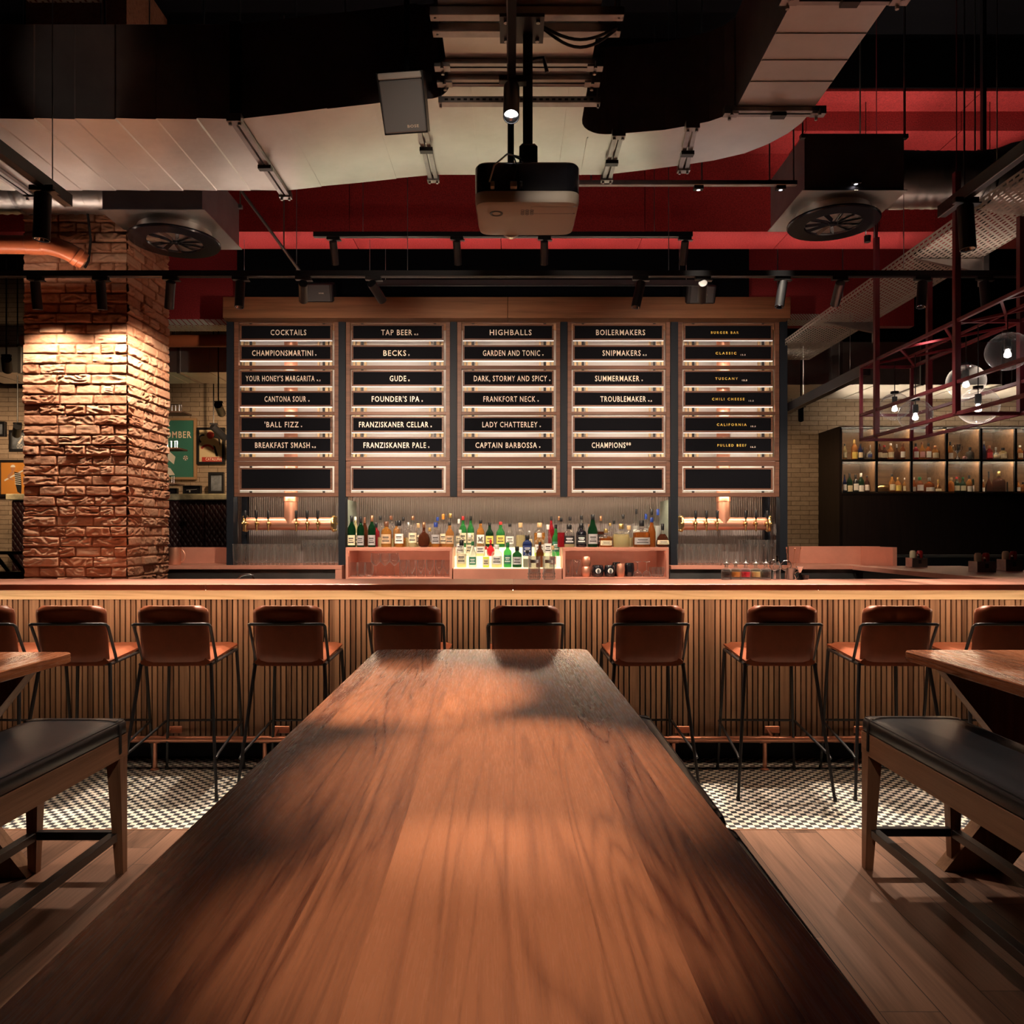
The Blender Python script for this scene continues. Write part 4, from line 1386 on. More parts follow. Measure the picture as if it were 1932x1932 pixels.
put([(735, 322, 84, 'std', 'clear', None, 'black', .5), (860, 310, 84, 'std', 'grey', None, 'black'), (945, 405, 70, 'std', 'clear', None, 'copper', .4), (1075, 315, 74, 'slim', 'brown', 'black', 'copper', .8), (1178, 390, 74, 'std', 'orange', None, 'gold', .7), (1218, 365, 72, 'std', 'clear', None, 'black', .4),
     (1322, 297, 80, 'std', 'pale', None, 'black', .5), (1385, 420, 96, 'squat', 'pale', None, 'cork', .7), (1466, 238, 78, 'std', 'clear', 'white', 'black', .9), (1574, 290, 76, 'slim', 'clear', 'white', 'blue', .9), (1637, 235, 78, 'slim', 'clear', None, 'black', .9), (1706, 238, 82, 'slim', 'clear', None, 'blue', .9)],
    7.56, SHZ, S2, 'back row above the eight ball cups', 'rear rum and spirit bottles on the shelf box', 950)


# ------------------------------------------------------------------ glassware
def glass_mesh(name, outer, th, base, n=20, emblem=None):
    """A drinking glass: outer wall, inner wall and a thick base."""
    mb = MB()
    inner = [(max(r - th, 0.001), max(z, base)) for r, z in outer if z >= base * 0.6]
    mb.lathe([(0, 0)] + outer, n=n)
    mb.lathe([(0, base)] + inner, n=n)
    t = thing(name, 'glass', 'glass')
    mb.build('bowl', 'glass', t, world=False, smooth=50)
    if emblem:
        r, z = emblem
        m2 = MB()
        for k in range(8):
            pass
        w = math.radians(24)
        rows = []
        for i in range(13):
            a = 2 * PI * i / 12
            rows.append((a, 0.016 * math.cos(a), 0.016 * math.sin(a)))
        vs = []
        for a, dx, dz in rows:
            for f in (0.62, 1.0):
                x = dx * f
                vs.append((x, -math.sqrt(max(r * r - x * x, 0)) - 0.001, z + dz * f))
        m2.add(vs, [(2 * i, 2 * i + 1, 2 * i + 3, 2 * i + 2) for i in range(12)])
        m2.build('emblem', 'dark_grey', t, world=False, fix=False)
    return remember(t)


def set_out(proto, spots, label, group, first=True):
    for i, (x, y, z) in enumerate(spots):
        g = proto if first and i == 0 else copy_tree(proto)
        g.location = (x, y, z)
        g.rotation_euler.z = random.uniform(-0.5, 0.5) if len(KIDS.get(proto.name, ())) < 2 else random.uniform(-0.15, 0.15)
        tag(g, label, 'glass', group)


CZg = CZ + 0.0006
SBF = 1.0466
mug = glass_mesh('beer_tumbler', [(0.030, 0), (0.034, 0.006), (0.036, 0.05), (0.040, 0.15), (0.041, 0.205)], 0.003, 0.018)
set_out(mug, [(gx(p, 7.37), 7.37, CZg) for p in (447, 463, 479, 495, 511, 527, 543, 559)] + [(gx(p, 7.47), 7.47, CZg) for p in (455, 471, 487, 503, 519, 535, 551)],
        'plain beer tumbler in the rows under the cocktails tap tower', 'beer tumblers under the cocktails tap tower')
tall = glass_mesh('beer_glass', [(0.028, 0), (0.031, 0.006), (0.030, 0.03), (0.036, 0.14), (0.041, 0.20), (0.040, 0.245)], 0.003, 0.02, emblem=(0.0405, 0.196))
set_out(tall, [(gx(p, 7.38), 7.38, CZg) for p in (578, 594, 610, 626)] + [(gx(p, 7.49), 7.49, CZg) for p in (584, 600, 616, 632)],
        'tall beer glass with round emblem under the cocktails tap tower', 'emblem glasses under the cocktails tap tower')
set_out(mug, [(gx(p, 7.37), 7.37, CZg) for p in (1285, 1301, 1317, 1333, 1349, 1365, 1381)] + [(gx(p, 7.47), 7.47, CZg) for p in (1292, 1308, 1324, 1340, 1356)],
        'plain beer tumbler in the rows under the burger bar tap tower', 'beer tumblers under the burger bar tap tower', False)
set_out(tall, [(gx(p, 7.42), 7.42, CZg) for p in (1407, 1423.5, 1440, 1456)] + [(gx(p, 7.55), 7.55, CZg) for p in (1400, 1416, 1433, 1449)],
        'tall beer glass with round emblem under the burger bar tap tower', 'emblem glasses under the burger bar tap tower', False)
wine = glass_mesh('wine_glass', [(0.036, 0), (0.034, 0.003), (0.006, 0.010), (0.004, 0.02), (0.004, 0.10), (0.010, 0.108), (0.046, 0.145), (0.050, 0.17), (0.043, 0.228)], 0.0015, 0.108)
set_out(wine, [(gx(p, 7.42), 7.42, SBF) for p in (709, 726.5, 744)], 'large stemmed wine glass standing in the shelf box', 'wine glasses in the shelf box')
stemless = glass_mesh('stemless_glass', [(0.020, 0), (0.034, 0.012), (0.046, 0.05), (0.047, 0.09), (0.040, 0.142)], 0.0015, 0.006)
set_out(stemless, [(gx(p, 7.40), 7.40, SBF) for p in (667, 681.5, 696)], 'stemless glass beside the wine glasses in the shelf box', 'stemless glasses in the shelf box')
tumb = glass_mesh('rocks_tumbler', [(0.034, 0), (0.0375, 0.004), (0.0375, 0.09), (0.039, 0.094), (0.039, 0.163)], 0.003, 0.02)
set_out(tumb, [(gx(p, 7.42), 7.42, SBF) for p in (761, 777.5, 794, 811, 828, 843.5)], 'ribbed tumbler in the row beside the wine glasses', 'tumblers in the shelf box')
hib = glass_mesh('highball_glass', [(0.034, 0), (0.038, 0.004), (0.038, 0.165)], 0.003, 0.02)
set_out(hib, [(gx(p, 7.40), 7.40, SBF) for p in (1072, 1088)], 'textured highball glass beside the stacked copper cups', 'highball glasses in the shelf box')
coupe = glass_mesh('coupe_glass', [(0.040, 0), (0.042, 0.02), (0.03, 0.045), (0.008, 0.058), (0.004, 0.07), (0.004, 0.135), (0.008, 0.140), (0.036, 0.147), (0.036, 0.149)], 0.0015, 0.0)
set_out(coupe, [(gx(p, 7.42), 7.42, SBF) for p in (1203, 1220)], 'coupe glass standing upside down beside the black cups', 'coupe glasses in the shelf box')
shot = glass_mesh('small_glass', [(0.020, 0), (0.030, 0.02), (0.034, 0.06), (0.031, 0.092)], 0.0015, 0.008)
set_out(shot, [(gx(p, 7.40), 7.40, SBF) for p in (1236, 1247)] + [(gx(p, 7.49), 7.49, SBF) for p in (1231, 1242, 1252)], 'small round glass at the end of the shelf box', 'small glasses in the shelf box')


def barrel(px, z, y, mat, label, r=0.042, h=0.105, eight=False, name='barrel_cup'):
    t = thing(name, label, 'cup', (gx(px, y), y, z))
    MB().lathe([(0, 0), (r * .70, 0), (r * .86, h * .12), (r, h * .5), (r * .9, h * .86), (r * .80, h), (r * .74, h), (r * .84, h * .85), (r * .9, h * .5), (r * .7, h * .1), (0, h * .1)], n=20).build('bowl', mat, t, world=False, smooth=50)
    if eight:
        mb = MB()
        rr = r * 1.02
        vs, n = [(0, -rr - 0.001, h * .52)], 20
        for i in range(n):
            a = 2 * PI * i / n
            x, dz = 0.026 * math.cos(a), 0.026 * math.sin(a)
            vs.append((x, -math.sqrt(rr * rr - x * x) - 0.0012 + abs(dz) * 0.12, h * .52 + dz))
        mb.add(vs, [(0, i + 1, (i + 1) % n + 1) for i in range(n)])
        d = mb.build('disc', 'white', t, world=False, fix=False)
        tb = text_bm('8', -0.012, 0.012, h * .52 - 0.018, h * .52 + 0.018, -rr - 0.004, heavy=0.03)
        tb.build('numeral', 'black_matte', d, world=False, smooth=0, fix=False)
    return t


barrel(1106, SBF, 7.42, 'copper', 'lower of the two stacked copper barrel cups', 0.048, 0.098)
barrel(1106, SBF + 0.0985, 7.42, 'copper', 'upper of the two stacked copper barrel cups', 0.048, 0.098)
barrel(1127.5, SBF, 7.40, 'black_gloss', 'black eight ball cup beside the stacked copper cups', 0.062, 0.112, True, 'ball_cup')
barrel(1150.5, SBF, 7.40, 'black_gloss', 'black eight ball cup beside the single copper cup', 0.058, 0.112, True, 'ball_cup')
barrel(1171, SBF, 7.40, 'copper', 'single copper barrel cup among the black cups', 0.043, 0.128)
barrel(1187.5, SBF, 7.46, 'black_gloss', 'plain black barrel cup beside the coupe glasses', 0.050, 0.132)
barrel(1163, SBF, 7.53, 'black_gloss', 'plain black barrel cup behind the copper cup', 0.046, 0.135)

# ------------------------------------------------------------------ things on the bar
BZ = BARZ + 0.0006
for px, lab in ((1008, 'heavy cut glass tumbler with oval label on the bar, nearer the plinth middle'), (1035.5, 'heavy cut glass tumbler with oval label on the bar, nearer the rum box')):
    t = thing('cut_tumbler', lab, 'glass', W(px, 1091.5, 5.02), 0, 'cut glass tumblers on the bar')
    t.location.z = BZ
    mb = MB()
    out = [(0.036, 0), (0.040, 0.004), (0.040, 0.05), (0.041, 0.155)]
    mb.lathe([(0, 0)] + out, n=12)
    mb.lathe([(0, 0.045), (0.033, 0.046), (0.037, 0.155), (0.041, 0.155)], n=20)
    for k in range(18):
        a = 2 * PI * k / 18
        for z in (0.008, 0.028):
            mb.add([(0.0405 * math.cos(a), 0.0405 * math.sin(a), z), (0.0405 * math.cos(a + .17), 0.0405 * math.sin(a + .17), z + .01), (0.0405 * math.cos(a), 0.0405 * math.sin(a), z + .02), (0.0405 * math.cos(a - .17), 0.0405 * math.sin(a - .17), z + .01), (0.044 * math.cos(a), 0.044 * math.sin(a), z + .01)], [(0, 1, 4), (1, 2, 4), (2, 3, 4), (3, 0, 4)])
    mb.build('bowl', 'cut_glass', t, world=False, smooth=30)
    w = math.radians(40)
    o = MB().lathe([(0.0418, z) for z in (0.110, 0.118, 0.126, 0.132)], n=8, a0=-PI / 2 - w, a1=-PI / 2 + w).build('label', 'lab_white', t, world=False, fix=False)
    text_bm('BAR', -0.012, 0.012, 0.116, 0.126, -0.0432).build('print', 'ink', o, world=False, smooth=0, fix=False)
M['liq_dark'] = plain('dark_bitters', (0.015, 0.008, 0.008), 0.15)
for k, c in (('amber', (0.75, 0.33, 0.05)), ('red', (0.75, 0.02, 0.06)), ('pale', (0.85, 0.68, 0.28))):
    M['mix_' + k] = plain('bitters_' + k, c, 0.15)
for px, liq, lab in ((1370.5, 'liq_dark', 'cut glass bitters bottle with black liquid, farthest from the spray bottle'), (1388, 'mix_amber', 'cut glass bitters bottle with amber liquid'), (1407, 'mix_red', 'cut glass bitters bottle with bright red liquid'),
                     (1426, 'mix_pale', 'cut glass bitters bottle with pale yellow liquid'), (1445, 'liq_dark', 'cut glass bitters bottle with black liquid beside the spray bottle')):
    t = thing('bitters_bottle', lab, 'bottle', (gx(px, 5.0), 5.0, BZ), 0, 'bitters bottles on the bar')
    mb = MB().lathe([(0, 0), (0.031, 0), (0.033, 0.004), (0.033, 0.062), (0.026, 0.072), (0.012, 0.076), (0.012, 0.084)], n=14)
    for k in range(5):
        mb.lathe([(0.0332, 0.012 + k * .011), (0.0345, 0.0175 + k * .011), (0.0332, 0.023 + k * .011)], n=14)
    mb.build('body', 'glass', t, world=False, smooth=40)
    MB().lathe([(0, 0.018), (0.029, 0.018), (0.029, 0.052), (0, 0.052)], n=14).build('contents', liq, t, world=False)
    MB().lathe([(0, 0.084), (0.010, 0.084), (0.011, 0.098), (0.020, 0.104), (0.020, 0.109), (0.010, 0.112), (0.005, 0.118), (0.002, 0.134), (0, 0.134)], n=12).build('stopper', 'cap_silver', t, world=False, smooth=50)
t = thing('spray_bottle', 'small clear atomiser bottle with a silver pump beside the bitters', 'bottle', (gx(1465.5, 5.0), 5.0, BZ))
MB().lathe([(0, 0), (0.024, 0), (0.025, 0.004), (0.025, 0.085), (0.020, 0.105), (0.010, 0.116), (0.010, 0.122)], n=16).build('body', 'glass', t, world=False, smooth=45)
MB().lathe([(0, 0.118), (0.012, 0.118), (0.012, 0.135), (0.006, 0.138), (0.006, 0.147), (0.009, 0.149), (0.009, 0.158), (0, 0.159)], n=12).build('pump', 'chrome', t, world=False)
t = thing('tool_cup', 'steel cup holding bar spoons beside the spray bottle', 'cup', (gx(1492, 5.03), 5.03, BZ))
MB().lathe([(0, 0), (0.026, 0), (0.030, 0.075), (0.028, 0.075), (0.024, 0.004), (0, 0.004)], n=18).build('body', 'steel', t, world=False, smooth=40)
for (a, b, c), lab in zip(((1488, 1484, 1034), (1494, 1500, 1036), (1496, 1511.5, 1034)), ('upright copper bar spoon with twisted stem', 'copper bar spoon leaning slightly in the steel cup', 'thin dark bar spoon leaning furthest over the black pot')):
    p0, p1 = Vector((gx(a, 5.03), 5.03, BZ + 0.008)), W(b, c, 5.04)
    t = thing('bar_spoon', lab, 'spoon', p0)
    mb = MB()
    pts = [p0.lerp(p1, i / 16) + Vector((0.001 * math.cos(i * 2), 0.001 * math.sin(i * 2), 0)) for i in range(17)]
    mb.tube(pts, 0.0022, 6).build('stem', 'copper', t)
    MB().sphere(p1, 0.0055, 8, 6, sz=1.5).build('knob', 'copper', t)
for px, py, r, lab in ((1462, 1066, 0.036, 'round wire strainer behind the spray bottle'), (1483, 1067, 0.034, 'round wire strainer leaning on the steel cup')):
    c = W(px, py, 5.075)
    t = thing('cocktail_strainer', lab, 'strainer', (c.x, c.y, BZ))
    MB().tube([(c.x + r * math.cos(a), c.y, c.z + r * math.sin(a)) for a in [2 * PI * i / 24 for i in range(24)]], 0.0032, 6, closed=True).build('rim', 'chrome', t, smooth=60)
    MB().lathe([(0, 0), (r * .93, 0), (r * .93, 0.0015), (0, 0.0015)], c, 20, axis=(0, 1, 0)).build('mesh_disc', 'glass', t)
    MB().box(c.x - 0.006, c.x + 0.006, c.y - 0.003, c.y + 0.003, BZ, c.z - r + 0.002).build('handle', 'chrome', t)
t = thing('cocktail_jigger', 'polished double jigger leaning beside the bar spoons', 'jigger', (gx(1509, 4.99), 4.99, BZ))
mb = MB().lathe([(0, 0), (0.020, 0), (0.024, 0.002), (0.008, 0.045), (0.008, 0.05), (0.026, 0.088), (0.025, 0.088), (0.0, 0.052)], n=18)
mb.build('body', 'chrome', t, world=False, smooth=40)
MB().tube([(-0.02, 0, 0.002), (-0.035, 0, 0.03), (-0.03, 0, 0.05), (-0.012, 0, 0.055)], 0.003, 6).build('handle', 'chrome', t, world=False)
t = thing('black_pot', 'small black pot at the end of the bar tools', 'pot', (gx(1518, 5.04), 5.04, BZ))
MB().lathe([(0, 0), (0.024, 0), (0.031, 0.030), (0.029, 0.030), (0.022, 0.004), (0, 0.004)], n=18).build('body', 'black_gloss', t, world=False, smooth=40)

t = thing('underbar_station', 'steel work station on the bartender side of the bar', 'work station', (0, 5.4, 0))
MB().box(-2.58, 3.2, 5.14, 5.70, 0.86, 0.90, 0.003).build('worktop', 'steel', t)
MB().box(-2.58, 3.2, 5.16, 5.66, 0, 0.86).build('cabinet', 'steel', t)
t = thing('sink_faucet', 'chrome bowed faucet showing just above the bar top', 'faucet', (gx(450, 5.45), 5.45, 0.90))
x0, x1 = gx(449, 5.45), gx(479, 5.45)
MB().tube([(x0, 5.45, 0.90), (x0, 5.45, 1.135), (x0 + 0.02, 5.45, 1.157), (x0 + 0.045, 5.45, 1.165), (x1 - 0.03, 5.45, 1.169), (x1 - 0.01, 5.45, 1.160), (x1, 5.45, 1.135), (x1, 5.45, 1.08)], 0.0075, 10).build('spout', 'chrome', t, smooth=60)

# ------------------------------------------------------------------ copper splashbacks and the return of the bar
t = thing('return_counter', 'copper bar return running back from the bar towards the bottle cabinet', 'counter', (3.66, 6.3, 0))
MB().prism([(3.27, 5.102), (4.30, 5.102), (4.30, 7.28), (3.27, 7.28)], BARZ - 0.037, BARZ, 'Z').build('countertop', 'copper_top', t)
MB().box(3.36, 4.22, 5.11, 7.26, 0, BARZ - 0.037).build('carcass', 'black_wood', t)
t = thing('splashback', 'copper splashback turning a corner behind the bar tools', 'splashback', (3.1, 7.6, CZ))
MB().box(gx(1488, 7.96), 3.86, 7.955, 7.98, CZ - 0.02, 1.335).build('long_panel', 'copper_sat', t)
MB().box(3.66, 3.70, 7.29, 7.955, 0.0, 1.335).build('end_panel', 'copper_sat', t)
t = thing('splashback', 'low copper splashback beside the brick pillar', 'splashback', (gx(380, 7.97), 7.97, CZ))
MB().box(gx(330, 7.96), gx(430, 7.96), 7.955, 7.98, CZ - 0.02, 1.325).build('panel', 'copper_sat', t)
t = thing('copper_pitcher', 'copper hose cup with a ring handle standing beside the brick pillar', 'pitcher', (gx(330, 7.5), 7.5, CZ + .0006))
MB().lathe([(0, 0), (0.055, 0), (0.058, 0.01), (0.058, 0.17), (0.054, 0.17), (0.052, 0.01), (0, 0.008)], n=20).build('body', 'copper', t, world=False, smooth=40)
MB().tube([(0.056 + 0.045 * math.sin(a), -0.0, 0.085 + 0.06 * math.cos(a)) for a in [PI * i / 12 for i in range(13)]], 0.006, 8).build('handle', 'copper', t, world=False)


def caddy(px, py, d, label, w, h):
    x, y = gx(px, d), d
    z = BARZ + 0.0006
    t = thing('condiment_caddy', label, 'caddy', (x, y, z), 0, 'condiment caddies on the bar return')
    w2 = w / 2
    mb = MB()
    mb.box(-w2, w2, -0.06, -0.054, 0, h, 0.001)
    mb.box(-w2, w2, 0.054, 0.06, 0, h, 0.001)
    mb.box(-w2, -w2 + 0.006, -0.054, 0.054, 0, h)
    mb.box(w2 - 0.006, w2, -0.054, 0.054, 0, h)
    mb.box(-w2 + 0.006, w2 - 0.006, -0.054, 0.054, 0, 0.006)
    mb.build('holder', 'galv_dark', t, world=False)
    MB().box(-0.014, 0.014, -0.063, -0.060, h * 0.4, h * 0.8).build('plate', 'black_matte', t, world=False)
    for dx, mat, nm in ((-0.034, 'lab_cream', 'mayonnaise'), (0.030, 'cap_red', 'ketchup')):
        b = thing('sauce_bottle', ('cream' if dx < 0 else 'red') + ' sauce bottle standing head down in the caddy ' + label.split(' caddy ')[-1], 'bottle', (x + dx, y, z + 0.0062), 0, 'sauce bottles in the caddies')
        MB().lathe([(0, 0), (0.017, 0), (0.018, 0.035), (0.014, 0.038)], n=14).build('cap', 'cap_white' if dx < 0 else 'cap_red', b, world=False)
        MB().lathe([(0.014, 0.038), (0.022, 0.05), (0.028, 0.09), (0.028, h + 0.045), (0.020, h + 0.060), (0, h + 0.062)], n=14, sy=0.8).build('body', mat, b, world=False, smooth=50)
    p = thing('pepper_mill', 'small steel pepper mill in the caddy ' + label.split(' caddy ')[-1], 'mill', (x, y - 0.03, z + 0.0062), 0, 'pepper mills in the caddies')
    MB().lathe([(0, 0), (0.011, 0), (0.011, h + 0.01), (0.008, h + 0.014)], n=12).build('body', 'black_metal', p, world=False)
    MB().lathe([(0.008, h + 0.012), (0.010, h + 0.016), (0.010, h + 0.03), (0, h + 0.034)], n=12).build('top', 'chrome', p, world=False)


caddy(1729, 1069, 7.0, 'grey metal condiment caddy nearest the copper splashback', 0.14, 0.085)
caddy(1853, 1080, 6.05, 'grey metal condiment caddy in the middle of the bar return', 0.15, 0.085)
caddy(1905, 1079, 6.25, 'grey metal condiment caddy with black plate at the picture edge', 0.14, 0.095)

# ------------------------------------------------------------------ lit bottle cabinet on the right
CD = 10.5
cx_ = lambda p: gx(p, CD)
cz_ = lambda p: gz(p, CD)
cab = thing('bottle_cabinet', 'tall dark walnut cabinet with lit glass-fronted bottle shelves', 'cabinet', (5.7, 10.8, 0))
CX0, CX1 = cx_(1584), 7.70
mb = MB()
mb.box(CX0, CX0 + 0.03, CD, 11.22, 0, cz_(804.5))
mb.box(CX0 + 0.03, CX1, CD, 11.22, cz_(807), cz_(804.5))
mb.box(CX0 + 0.03, CX1, CD + 0.012, CD + 0.035, 0, cz_(933))
mb.box(CX0 + 0.03, CX1, CD, 11.20, cz_(933), cz_(929.6))
mb.box(CX1 - 0.03, CX1, CD, 11.22, 0, cz_(807))
mb.build('carcass', 'walnut_dark', cab)
MB().box(CX0 + 0.03, CX1 - 0.03, 10.98, 11.0, cz_(929.6), cz_(807)).build('back_panel', 'cab_back', cab)
MB().box(CX0 + 0.03, CX1 - 0.03, CD + 0.03, 10.98, cz_(869), cz_(866.4)).build('shelf', 'walnut_dark', cab)
divs = (1653.5, 1719.5, 1786, 1850.5, 1916)
MB().box(cx_(1981) - .002, CX1 - 0.03, CD, CD + 0.03, cz_(929.6), cz_(807)).build('end_panel', 'walnut_dark', cab)
MB().box(CX0 + 0.1, CX1 - 0.1, 10.7, 10.72, cz_(804.5) + 0.001, cz_(804.5) + 0.008).build('top_light', 'led_back', cab)  # unseen LED strip added to brighten the rear duct and wall
for p in divs:
    MB().box(cx_(p) - 0.010, cx_(p) + 0.010, CD + 0.03, 10.98, cz_(929.6), cz_(807)).build('divider', 'cab_back', cab)
for k, p in enumerate((1586, *divs)):
    a, b = cx_(p) + 0.002, cx_((*divs, 1981)[k]) - 0.002
    f = 0.013
    d = MB()
    zt, zb = cz_(807.4), cz_(929.2)
    d.box(a, a + f, CD - 0.012, CD + 0.012, zb, zt)
    d.box(b - f, b, CD - 0.012, CD + 0.012, zb, zt)
    d.box(a + f, b - f, CD - 0.012, CD + 0.012, zb, zb + f)
    d.box(a + f, b - f, CD - 0.012, CD + 0.012, zt - f, zt)
    d.box(a + f, b - f, CD - 0.010, CD + 0.010, cz_(870.6), cz_(866.6))
    d = d.build('door', 'black_metal', cab, smooth=0)
    mbp = MB().box(a + f, b - f, CD - 0.002, CD + 0.002, zb + f, zt - f)
    mbp.build('pane', 'pane', d)
    for z in (cz_(807.2), cz_(869)):
        MB().box(a + f + .01, b - f - .01, CD + 0.034, CD + 0.046, z - 0.005, z - 0.0015).build('light_strip', 'led_cab', cab)
    for z in (cz_(929.6), cz_(866.4)):
        MB().box(a + f + .01, b - f - .01, CD + 0.33, CD + 0.45, z + 0.0002, z + 0.004).build('base_light', 'led_edge', cab)
S3 = 5.194
CB = 10.66
ub, lb = cz_(866.4) + 0.0048, cz_(929.6) + 0.0048


def cab_put(rows, zb, pyb, place, group):
    got = []
    for cx, ct, cw, kind, liq, lab, cap, *rest in rows:
        px, py, w = 1560 + cx / S3, 780 + ct / S3, cw / S3
        zt = gz(py, CD)
        bottle((gx(px, CD) * CB / CD, CB, zb), zt - zb, w * CB / F / 2, kind, liq, lab, cap, *(rest or ()), ink=False)
        got.append(BOTTLES[-1])
    name_bottles(got, place, group)


U = [(176, 285, 40, 'std', 'pale', 'cream', 'black'), (270, 243, 62, 'wine', 'orange', 'yellow', 'gold'), (328, 285, 48, 'std', 'navy', 'cream', 'black'), (432, 298, 86, 'round', 'clear', 'navy', 'silver')]
cab_put(U, ub, 866, 'upper cabinet shelf, first bay', 'bottles in the cabinet, upper first bay')
cab_put([(519, 285, 46, 'std', 'brown', 'cream', 'black'), (562, 300, 60, 'std', 'brown', 'cream', 'red'), (624, 280, 60, 'std', 'orange', 'cream', 'white'), (686, 290, 58, 'round', 'brown', None, 'silver'), (742, 280, 52, 'squat', 'cognac', 'white', 'brown')], ub, 866, 'upper cabinet shelf, second bay', 'bottles in the cabinet, upper second bay')
cab_put([(872, 280, 50, 'squat', 'red', 'silver', 'black'), (932, 268, 54, 'std', 'amber', 'pink', 'brown'), (995, 278, 52, 'squat', 'cognac', 'white', 'black'), (1060, 305, 68, 'squat', 'amber', 'cream', 'copper'), (1130, 292, 60, 'std', 'orange', 'white', 'blue')], ub, 866, 'upper cabinet shelf, third bay', 'bottles in the cabinet, upper third bay')
cab_put([(1208, 265, 50, 'wine', 'amber', 'white', 'black'), (1402, 318, 78, 'fat', 'grey', None, 'black')], ub, 866, 'upper cabinet shelf, trophy bay', 'bottles in the cabinet, trophy bay')
cab_put([(1540, 260, 36, 'slim', 'navy', None, 'silver'), (1592, 303, 58, 'squat', 'red', 'red', 'pink' if 0 else 'copper'), (1656, 318, 68, 'round', 'clear', 'cream', 'silver'), (1725, 325, 70, 'squat', 'pale', 'cream', 'black')], ub, 866, 'upper cabinet shelf, fifth bay', 'bottles in the cabinet, upper fifth bay')
cab_put([(1892, 300, 52, 'std', 'orange', 'cream', 'white'), (1950, 300, 52, 'std', 'red', None, 'red')], ub, 866, 'upper cabinet shelf, last bay', 'bottles in the cabinet, upper last bay')
cab_put([(175, 590, 36, 'std', 'navy', 'white', 'black'), (223, 578, 54, 'wine', 'dkgreen', 'cream', 'black'), (283, 590, 52, 'squat', 'black', 'white', 'black'), (335, 576, 56, 'wine', 'dkgreen', 'white', 'white'), (392, 598, 48, 'std', 'brown', 'white', 'black')], lb, 929, 'lower cabinet shelf, first bay', 'bottles in the cabinet, lower first bay')
cab_put([(638, 588, 60, 'std', 'amber', 'cream', 'black'), (697, 620, 60, 'squat', 'orange', 'yellow', 'yellow' if 0 else 'gold'), (766, 622, 52, 'std', 'amber', 'cream', 'white')], lb, 929, 'lower cabinet shelf, ball bay', 'bottles in the cabinet, ball bay')
cab_put([(856, 618, 30, 'slim', 'cognac', 'white', 'white'), (909, 615, 68, 'squat', 'cognac', 'white', 'green'), (1004, 620, 94, 'fat', 'cognac', 'white', 'silver'), (1091, 640, 80, 'pear', 'amber', 'cream', 'gold'), (1142, 675, 36, 'std', 'orange', 'white', 'red')], lb, 929, 'lower cabinet shelf, third bay', 'bottles in the cabinet, lower third bay')
cab_put([(1216, 620, 60, 'squat', 'orange', None, 'cork'), (1272, 615, 58, 'std', 'dkgreen', 'cream', 'red'), (1332, 618, 58, 'std', 'dkgreen', 'cream', 'green'), (1395, 598, 54, 'wine', 'amber', 'white', 'black'), (1446, 575, 48, 'wine', 'dkgreen', 'white', 'gold')], lb, 929, 'lower cabinet shelf, fourth bay', 'bottles in the cabinet, lower fourth bay')
cab_put([(1532, 640, 26, 'slim', 'orange', 'white', 'white'), (1586, 560, 64, 'pear', 'brown', None, 'black'), (1685, 560, 116, 'fat', 'brown', None, 'gold'), (1792, 570, 54, 'slim', 'black', None, 'black')], lb, 929, 'lower cabinet shelf, decanter bay', 'bottles in the cabinet, decanter bay')
cab_put([(1876, 650, 38, 'std', 'amber', 'white', 'brown'), (1925, 665, 50, 'squat', 'orange', None, 'black')], lb, 929, 'lower cabinet shelf, last bay', 'bottles in the cabinet, lower last bay')
cyc = lambda px: gx(1560 + px / S3, CD) * CB / CD
t = thing('trophy_cup', 'silver two-handled trophy cup on the upper cabinet shelf', 'trophy', (cyc(1280), CB, ub))
MB().lathe([(0, 0), (0.040, 0), (0.040, 0.03), (0.030, 0.034), (0.008, 0.05), (0.007, 0.09), (0.020, 0.11), (0.042, 0.15), (0.052, 0.20), (0.056, 0.215), (0.052, 0.214), (0.04, 0.16), (0, 0.12)], n=24).build('bowl', 'chrome', t, world=False, smooth=40)
for s in (-1, 1):
    MB().tube([(s * 0.035, 0, 0.13), (s * 0.065, 0, 0.15), (s * 0.068, 0, 0.19), (s * 0.052, 0, 0.20)], 0.005, 8).build('handle', 'chrome', t, world=False, smooth=60)
t = thing('silver_jug', 'slim glass jug with a handle beside the round bottle', 'jug', (cyc(372), CB + 0.06, ub))
MB().lathe([(0, 0), (0.028, 0), (0.032, 0.02), (0.024, 0.12), (0.034, 0.18), (0.031, 0.18), (0.02, 0.12), (0, 0.01)], n=18).build('body', 'chrome', t, world=False, smooth=40)
MB().tube([(0.028, 0, 0.17), (0.058, 0, 0.17), (0.056, 0, 0.12), (0.026, 0, 0.08)], 0.004, 8).build('handle', 'chrome', t, world=False)
t = thing('silver_vase', 'tall flared silver vase on the upper cabinet shelf', 'vase', (cyc(1797), CB, ub))
MB().lathe([(0, 0), (0.036, 0), (0.030, 0.02), (0.012, 0.05), (0.022, 0.12), (0.030, 0.20), (0.038, 0.212), (0.030, 0.21), (0.015, 0.10), (0, 0.06)], n=24).build('body', 'chrome', t, world=False, smooth=40)
t = tag(MB().sphere((0, 0, 0), 0.075, 24, 16, sx=1.62, sy=0.9, sz=0.9).build('rugby_ball', 'brass', smooth=60), 'golden oval ball lying on the lower cabinet shelf', 'ball')
t.location = (cyc(560) + 0.03, CB + 0.12, lb + 0.068)
t = thing('small_ball', 'small pinkish round box beside the dark grey bottle', 'box', (cyc(1350), CB, ub))
MB().lathe([(0, 0), (0.02, 0), (0.032, 0.02), (0.030, 0.045), (0, 0.055)], n=18).build('body', 'lab_pink', t, world=False, smooth=50)
t = thing('black_banquette', 'long black leather banquette below the bottle cabinet', 'banquette', (5.3, 9.2, 0))
